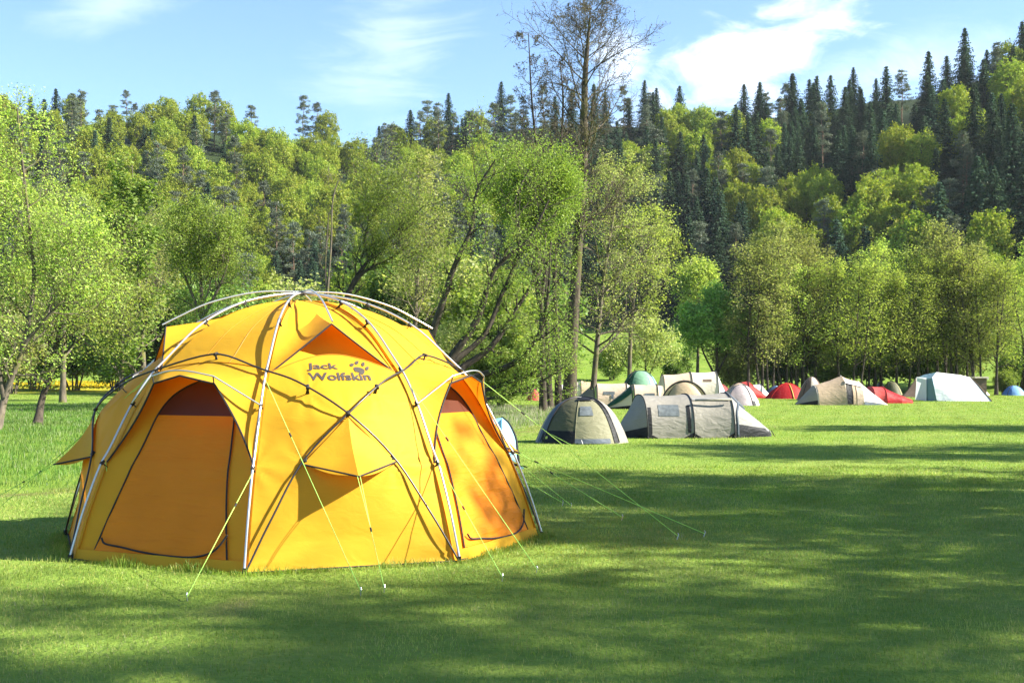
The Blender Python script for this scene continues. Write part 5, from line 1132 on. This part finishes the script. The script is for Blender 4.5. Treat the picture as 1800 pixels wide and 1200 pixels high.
# ------------------------------------------------------------ grass blades
def blades(name, pts, h, w, rng, mat, label, lean=0.35, zz=None, seg2=False):
    n = len(pts); az = rng.uniform(0, 6.283, n); ln = np.abs(rng.normal(0, lean, n)); la = rng.uniform(0, 6.283, n)
    base = np.zeros((n, 3)); base[:, :2] = pts; base[:, 2] = terrain(pts[:, 0], pts[:, 1]) - 0.004 if zz is None else zz
    side = np.stack([np.cos(az), np.sin(az), np.zeros(n)], -1) * (w / 2)[:, None]
    d = np.stack([np.cos(la) * np.sin(ln), np.sin(la) * np.sin(ln), np.cos(ln)], -1)
    mb = MB()
    if seg2:
        d2 = np.stack([np.cos(la) * np.sin(ln * 2.2 + .15), np.sin(la) * np.sin(ln * 2.2 + .15), np.cos(np.minimum(ln * 2.2 + .15, 1.9))], -1)
        mid = base + d * (h * .55)[:, None]; tip = mid + d2 * (h * .5)[:, None]
        V = np.stack([base - side, base + side, mid + side * .75, mid - side * .75, tip], 1).reshape(-1, 3); i = np.arange(n)[:, None] * 5
        mb.add(V, i + np.array([[0, 1, 2, 3]])); mb.F.append(i + np.array([[3, 2, 4]])); mb.M.append(0)
    else:
        V = np.stack([base - side, base + side, base + d * h[:, None]], 1).reshape(-1, 3); mb.add(V, np.arange(3 * n).reshape(n, 3))
    o = mb.build(name, mat); set_tag(o, label, None, None, 'stuff'); return o
def vnoise(x, y, f, seed):
    """cheap smooth value noise 0..1"""
    r = np.random.default_rng(seed); g = r.uniform(0, 1, (64, 64)); X, Y = x * f + 100, y * f + 100
    i, j = np.floor(X).astype(int), np.floor(Y).astype(int); a, b = X - i, Y - j; a = a * a * (3 - 2 * a); b = b * b * (3 - 2 * b)
    q = lambda p, s: g[p % 64, s % 64]
    return (q(i, j) * (1 - a) + q(i + 1, j) * a) * (1 - b) + (q(i, j + 1) * (1 - a) + q(i + 1, j + 1) * a) * b
def in_tent(x, y): return np.hypot(x - TC[0], y - TC[1]) < 2.22
def grass_mat(name, cols, trans=0.4):
    m = leaf_mat(name, cols, trans, 0.5, 0.02, 0.0); nt = m.node_tree; N = nt.nodes.new; L = nt.links.new
    hs = [n for n in nt.nodes if n.type == 'HUE_SAT'][0]
    for l in list(nt.links):
        if l.to_node == hs and l.to_socket.name in ('Value', 'Hue'): nt.links.remove(l)
    tc = N('ShaderNodeTexCoord'); P = tc.outputs['Object']
    def noise(sc, det): n = N('ShaderNodeTexNoise'); L(P, n.inputs['Vector']); n.inputs['Scale'].default_value = sc; n.inputs['Detail'].default_value = det; return n.outputs['Fac']
    def rng(v, a, b, c, d):
        r = N('ShaderNodeMapRange'); L(v, r.inputs[0])
        for i, q in enumerate((a, b, c, d)): r.inputs[1 + i].default_value = q
        return r.outputs[0]
    w = N('ShaderNodeTexWave'); w.inputs['Scale'].default_value = 0.28; w.inputs['Distortion'].default_value = 0.6; w.inputs['Detail Scale'].default_value = 0.4   # mower stripes, about a metre wide
    mp = N('ShaderNodeMapping'); L(P, mp.inputs[0]); mp.inputs['Rotation'].default_value = (0, 0, R(17)); L(mp.outputs[0], w.inputs['Vector'])
    a = N('ShaderNodeMath'); a.operation = 'MULTIPLY'; L(rng(noise(0.9, 5), .3, .7, .74, 1.26), a.inputs[0]); L(rng(w.outputs['Fac'], 0, 1, .89, 1.10), a.inputs[1])
    L(a.outputs[0], hs.inputs['Value']); L(rng(noise(0.45, 4), .35, .68, .508, .478), hs.inputs['Hue']); L(rng(noise(0.45, 4), .35, .68, 1.04, .86), hs.inputs['Saturation'])
    return m
def build_grass():
    rng = np.random.default_rng(8)
    def field(n, y0, y1, pw):
        u = rng.uniform(0, 1, n); y = (y0 ** pw + u * (y1 ** pw - y0 ** pw)) ** (1 / pw); x = rng.uniform(-1, 1, n) * (0.425 * y + 3.6); return x, y
    G = [(0.132, 0.234, 0.022), (0.198, 0.302, 0.031), (0.272, 0.348, 0.047), (0.395, 0.371, 0.081)]
    Gm = grass_mat('mown_blades', G); Gp = grass_mat('pale_blades', [(0.20, 0.23, 0.06), (0.28, 0.27, 0.10), (0.34, 0.31, 0.15)])
    x, y = field(470000, 5.2, 22.0, 1.05); k = (lawn_left(x, y) < 0.1) & ~in_tent(x, y); x, y = x[k], y[k]
    cl = vnoise(x, y, 1.6, 1) * .6 + vnoise(x, y, 5.0, 2) * .4; thin = vnoise(x, y, 0.55, 3) * .6 + vnoise(x, y, 2.3, 4) * .4
    k = rng.uniform(0, 1, len(x)) < np.clip(1.35 - thin * 1.0, .25, 1); x, y, cl = x[k], y[k], cl[k]
    h = (0.022 + 0.030 * cl) * rng.uniform(.7, 1.3, len(x)); w = 0.0036 * np.maximum(1, y / 9) * rng.uniform(.8, 1.3, len(x))
    pale = rng.uniform(0, 1, len(x)) < 0.06 + 0.16 * np.clip((vnoise(x, y, .8, 6) - .5) * 3, 0, 1)
    blades('lawn_grass', np.stack([x, y], -1)[~pale], h[~pale], w[~pale], rng, Gm, 'short mown grass of the camping lawn', .5, None, True)
    blades('dry_grass', np.stack([x, y], -1)[pale], h[pale] * 1.0, w[pale], rng, Gp, 'pale dry blades scattered through the mown lawn', .75)
    x, y = field(180000, 22.0, 46.0, 1.0); k = (lawn_left(x, y) < 0.1); x, y = x[k], y[k]
    blades('lawn_grass', np.stack([x, y], -1), (0.03 + 0.025 * vnoise(x, y, 1.2, 1)) * rng.uniform(.7, 1.3, len(x)), 0.0085 * (y / 22) * rng.uniform(.8, 1.3, len(x)), rng, Gm, 'short mown grass farther out on the camping lawn', .5)
    x, y = field(170000, 46.0, 96.0, 1.0); k = (lawn_left(x, y) < 0.1); x, y = x[k], y[k]
    blades('lawn_grass', np.stack([x, y], -1), 0.045 * rng.uniform(.7, 1.4, len(x)), 0.020 * (y / 50) * rng.uniform(.8, 1.3, len(x)), rng, Gm, 'short mown grass between the far tents', .5)
    # uncut grass at the left
    Wm = grass_mat('uncut_blades', [(0.070, 0.165, 0.016), (0.105, 0.215, 0.022), (0.16, 0.25, 0.04)])
    Sm = grass_mat('straw_blades', [(0.22, 0.24, 0.10), (0.34, 0.31, 0.18), (0.42, 0.38, 0.25)])
    x, y = field(330000, 14.0, 66.0, 1.2); ll = lawn_left(x, y); k = (ll > 0.0) & ~in_tent(x, y); x, y, ll = x[k], y[k], ll[k]
    cl = vnoise(x, y, .7, 11) * .55 + vnoise(x, y, 2.2, 12) * .45
    h = (0.06 + 0.15 * cl ** 1.5) * np.clip(.4 + ll * .6, .4, 1) * rng.uniform(.6, 1.25, len(x)); w = .008 * np.maximum(1, y / 20) * rng.uniform(.8, 1.3, len(x))
    right = (x > -2.2) & (y > 26)
    st = rng.uniform(0, 1, len(x)) < np.where(right, .42, .05); h = np.where(right & st, h * 1.5, h)
    blades('uncut_grass', np.stack([x, y], -1)[~st], h[~st], w[~st], rng, Wm, 'long uncut grass left of the lawn', .35, None, True)
    blades('straw_grass', np.stack([x, y], -1)[st], h[st] * 1.15, w[st] * .8, rng, Sm, 'straw coloured stalks in the uncut grass', .28)
    # longer tufts the mower missed along the hem of the tent
    n = 9000; a = rng.uniform(0, 2 * PI, n); ph = (a - TA0) % (PI / 4) - PI / 8; rr = 2.43 * math.cos(PI / 8) / np.cos(ph) + np.abs(rng.normal(0.0, .06, n)) + 0.01
    x, y = TC[0] + rr * np.cos(a), TC[1] + rr * np.sin(a)
    blades('hem_grass', np.stack([x, y], -1), (.03 + .075 * vnoise(x, y, 3.0, 21) ** 1.5) * rng.uniform(.6, 1.3, n), .0048 * rng.uniform(.8, 1.3, n), rng, Gm, 'longer tufts of grass along the foot of the yellow tent', .4, None, True)
    # yellow flowers
    n = 9000; y = rng.uniform(104, 130, n); x = -y * rng.uniform(.22, .46, n); nz = vnoise(x, y, .12, 15); k = nz > .35; x, y = x[k], y[k]
    c = np.stack([x, y, terrain(x, y) + .32], -1) + rng.normal(0, .06, (len(x), 3)); mb = MB(); leaves(mb, rng, c, .17, .9, 1.5)
    set_tag(mb.build('yellow_flowers', leaf_mat('yellow_petals', [(.48, .36, .01), (.58, .42, .015)], .3)), 'band of yellow meadow flowers far out at left', None, None, 'stuff')
build_grass()

# ------------------------------------------------------------ thin morning haze in the valley
def build_haze():
    mb = MB(); x0, x1, y0, y1, z0, z1 = -790, 790, -330, 930, -60.0, 175.0
    V = [(x0, y0, z0), (x1, y0, z0), (x1, y1, z0), (x0, y1, z0), (x0, y0, z1), (x1, y0, z1), (x1, y1, z1), (x0, y1, z1)]
    mb.add(V, [(0, 3, 2, 1), (4, 5, 6, 7), (0, 1, 5, 4), (1, 2, 6, 5), (2, 3, 7, 6), (3, 0, 4, 7)])
    m, nt, N, L = nodes_of('haze'); v = N('ShaderNodeVolumePrincipled'); v.inputs['Color'].default_value = (0.86, 0.93, 1.0, 1); v.inputs['Density'].default_value = HAZE; v.inputs['Anisotropy'].default_value = 0.2
    o = N('ShaderNodeOutputMaterial'); L(v.outputs[0], o.inputs['Volume'])
    set_tag(mb.build('haze', m), 'thin haze in the valley air', None, None, 'stuff')
HAZE = 0.00009
SC.cycles.volume_bounces = 0
build_haze()
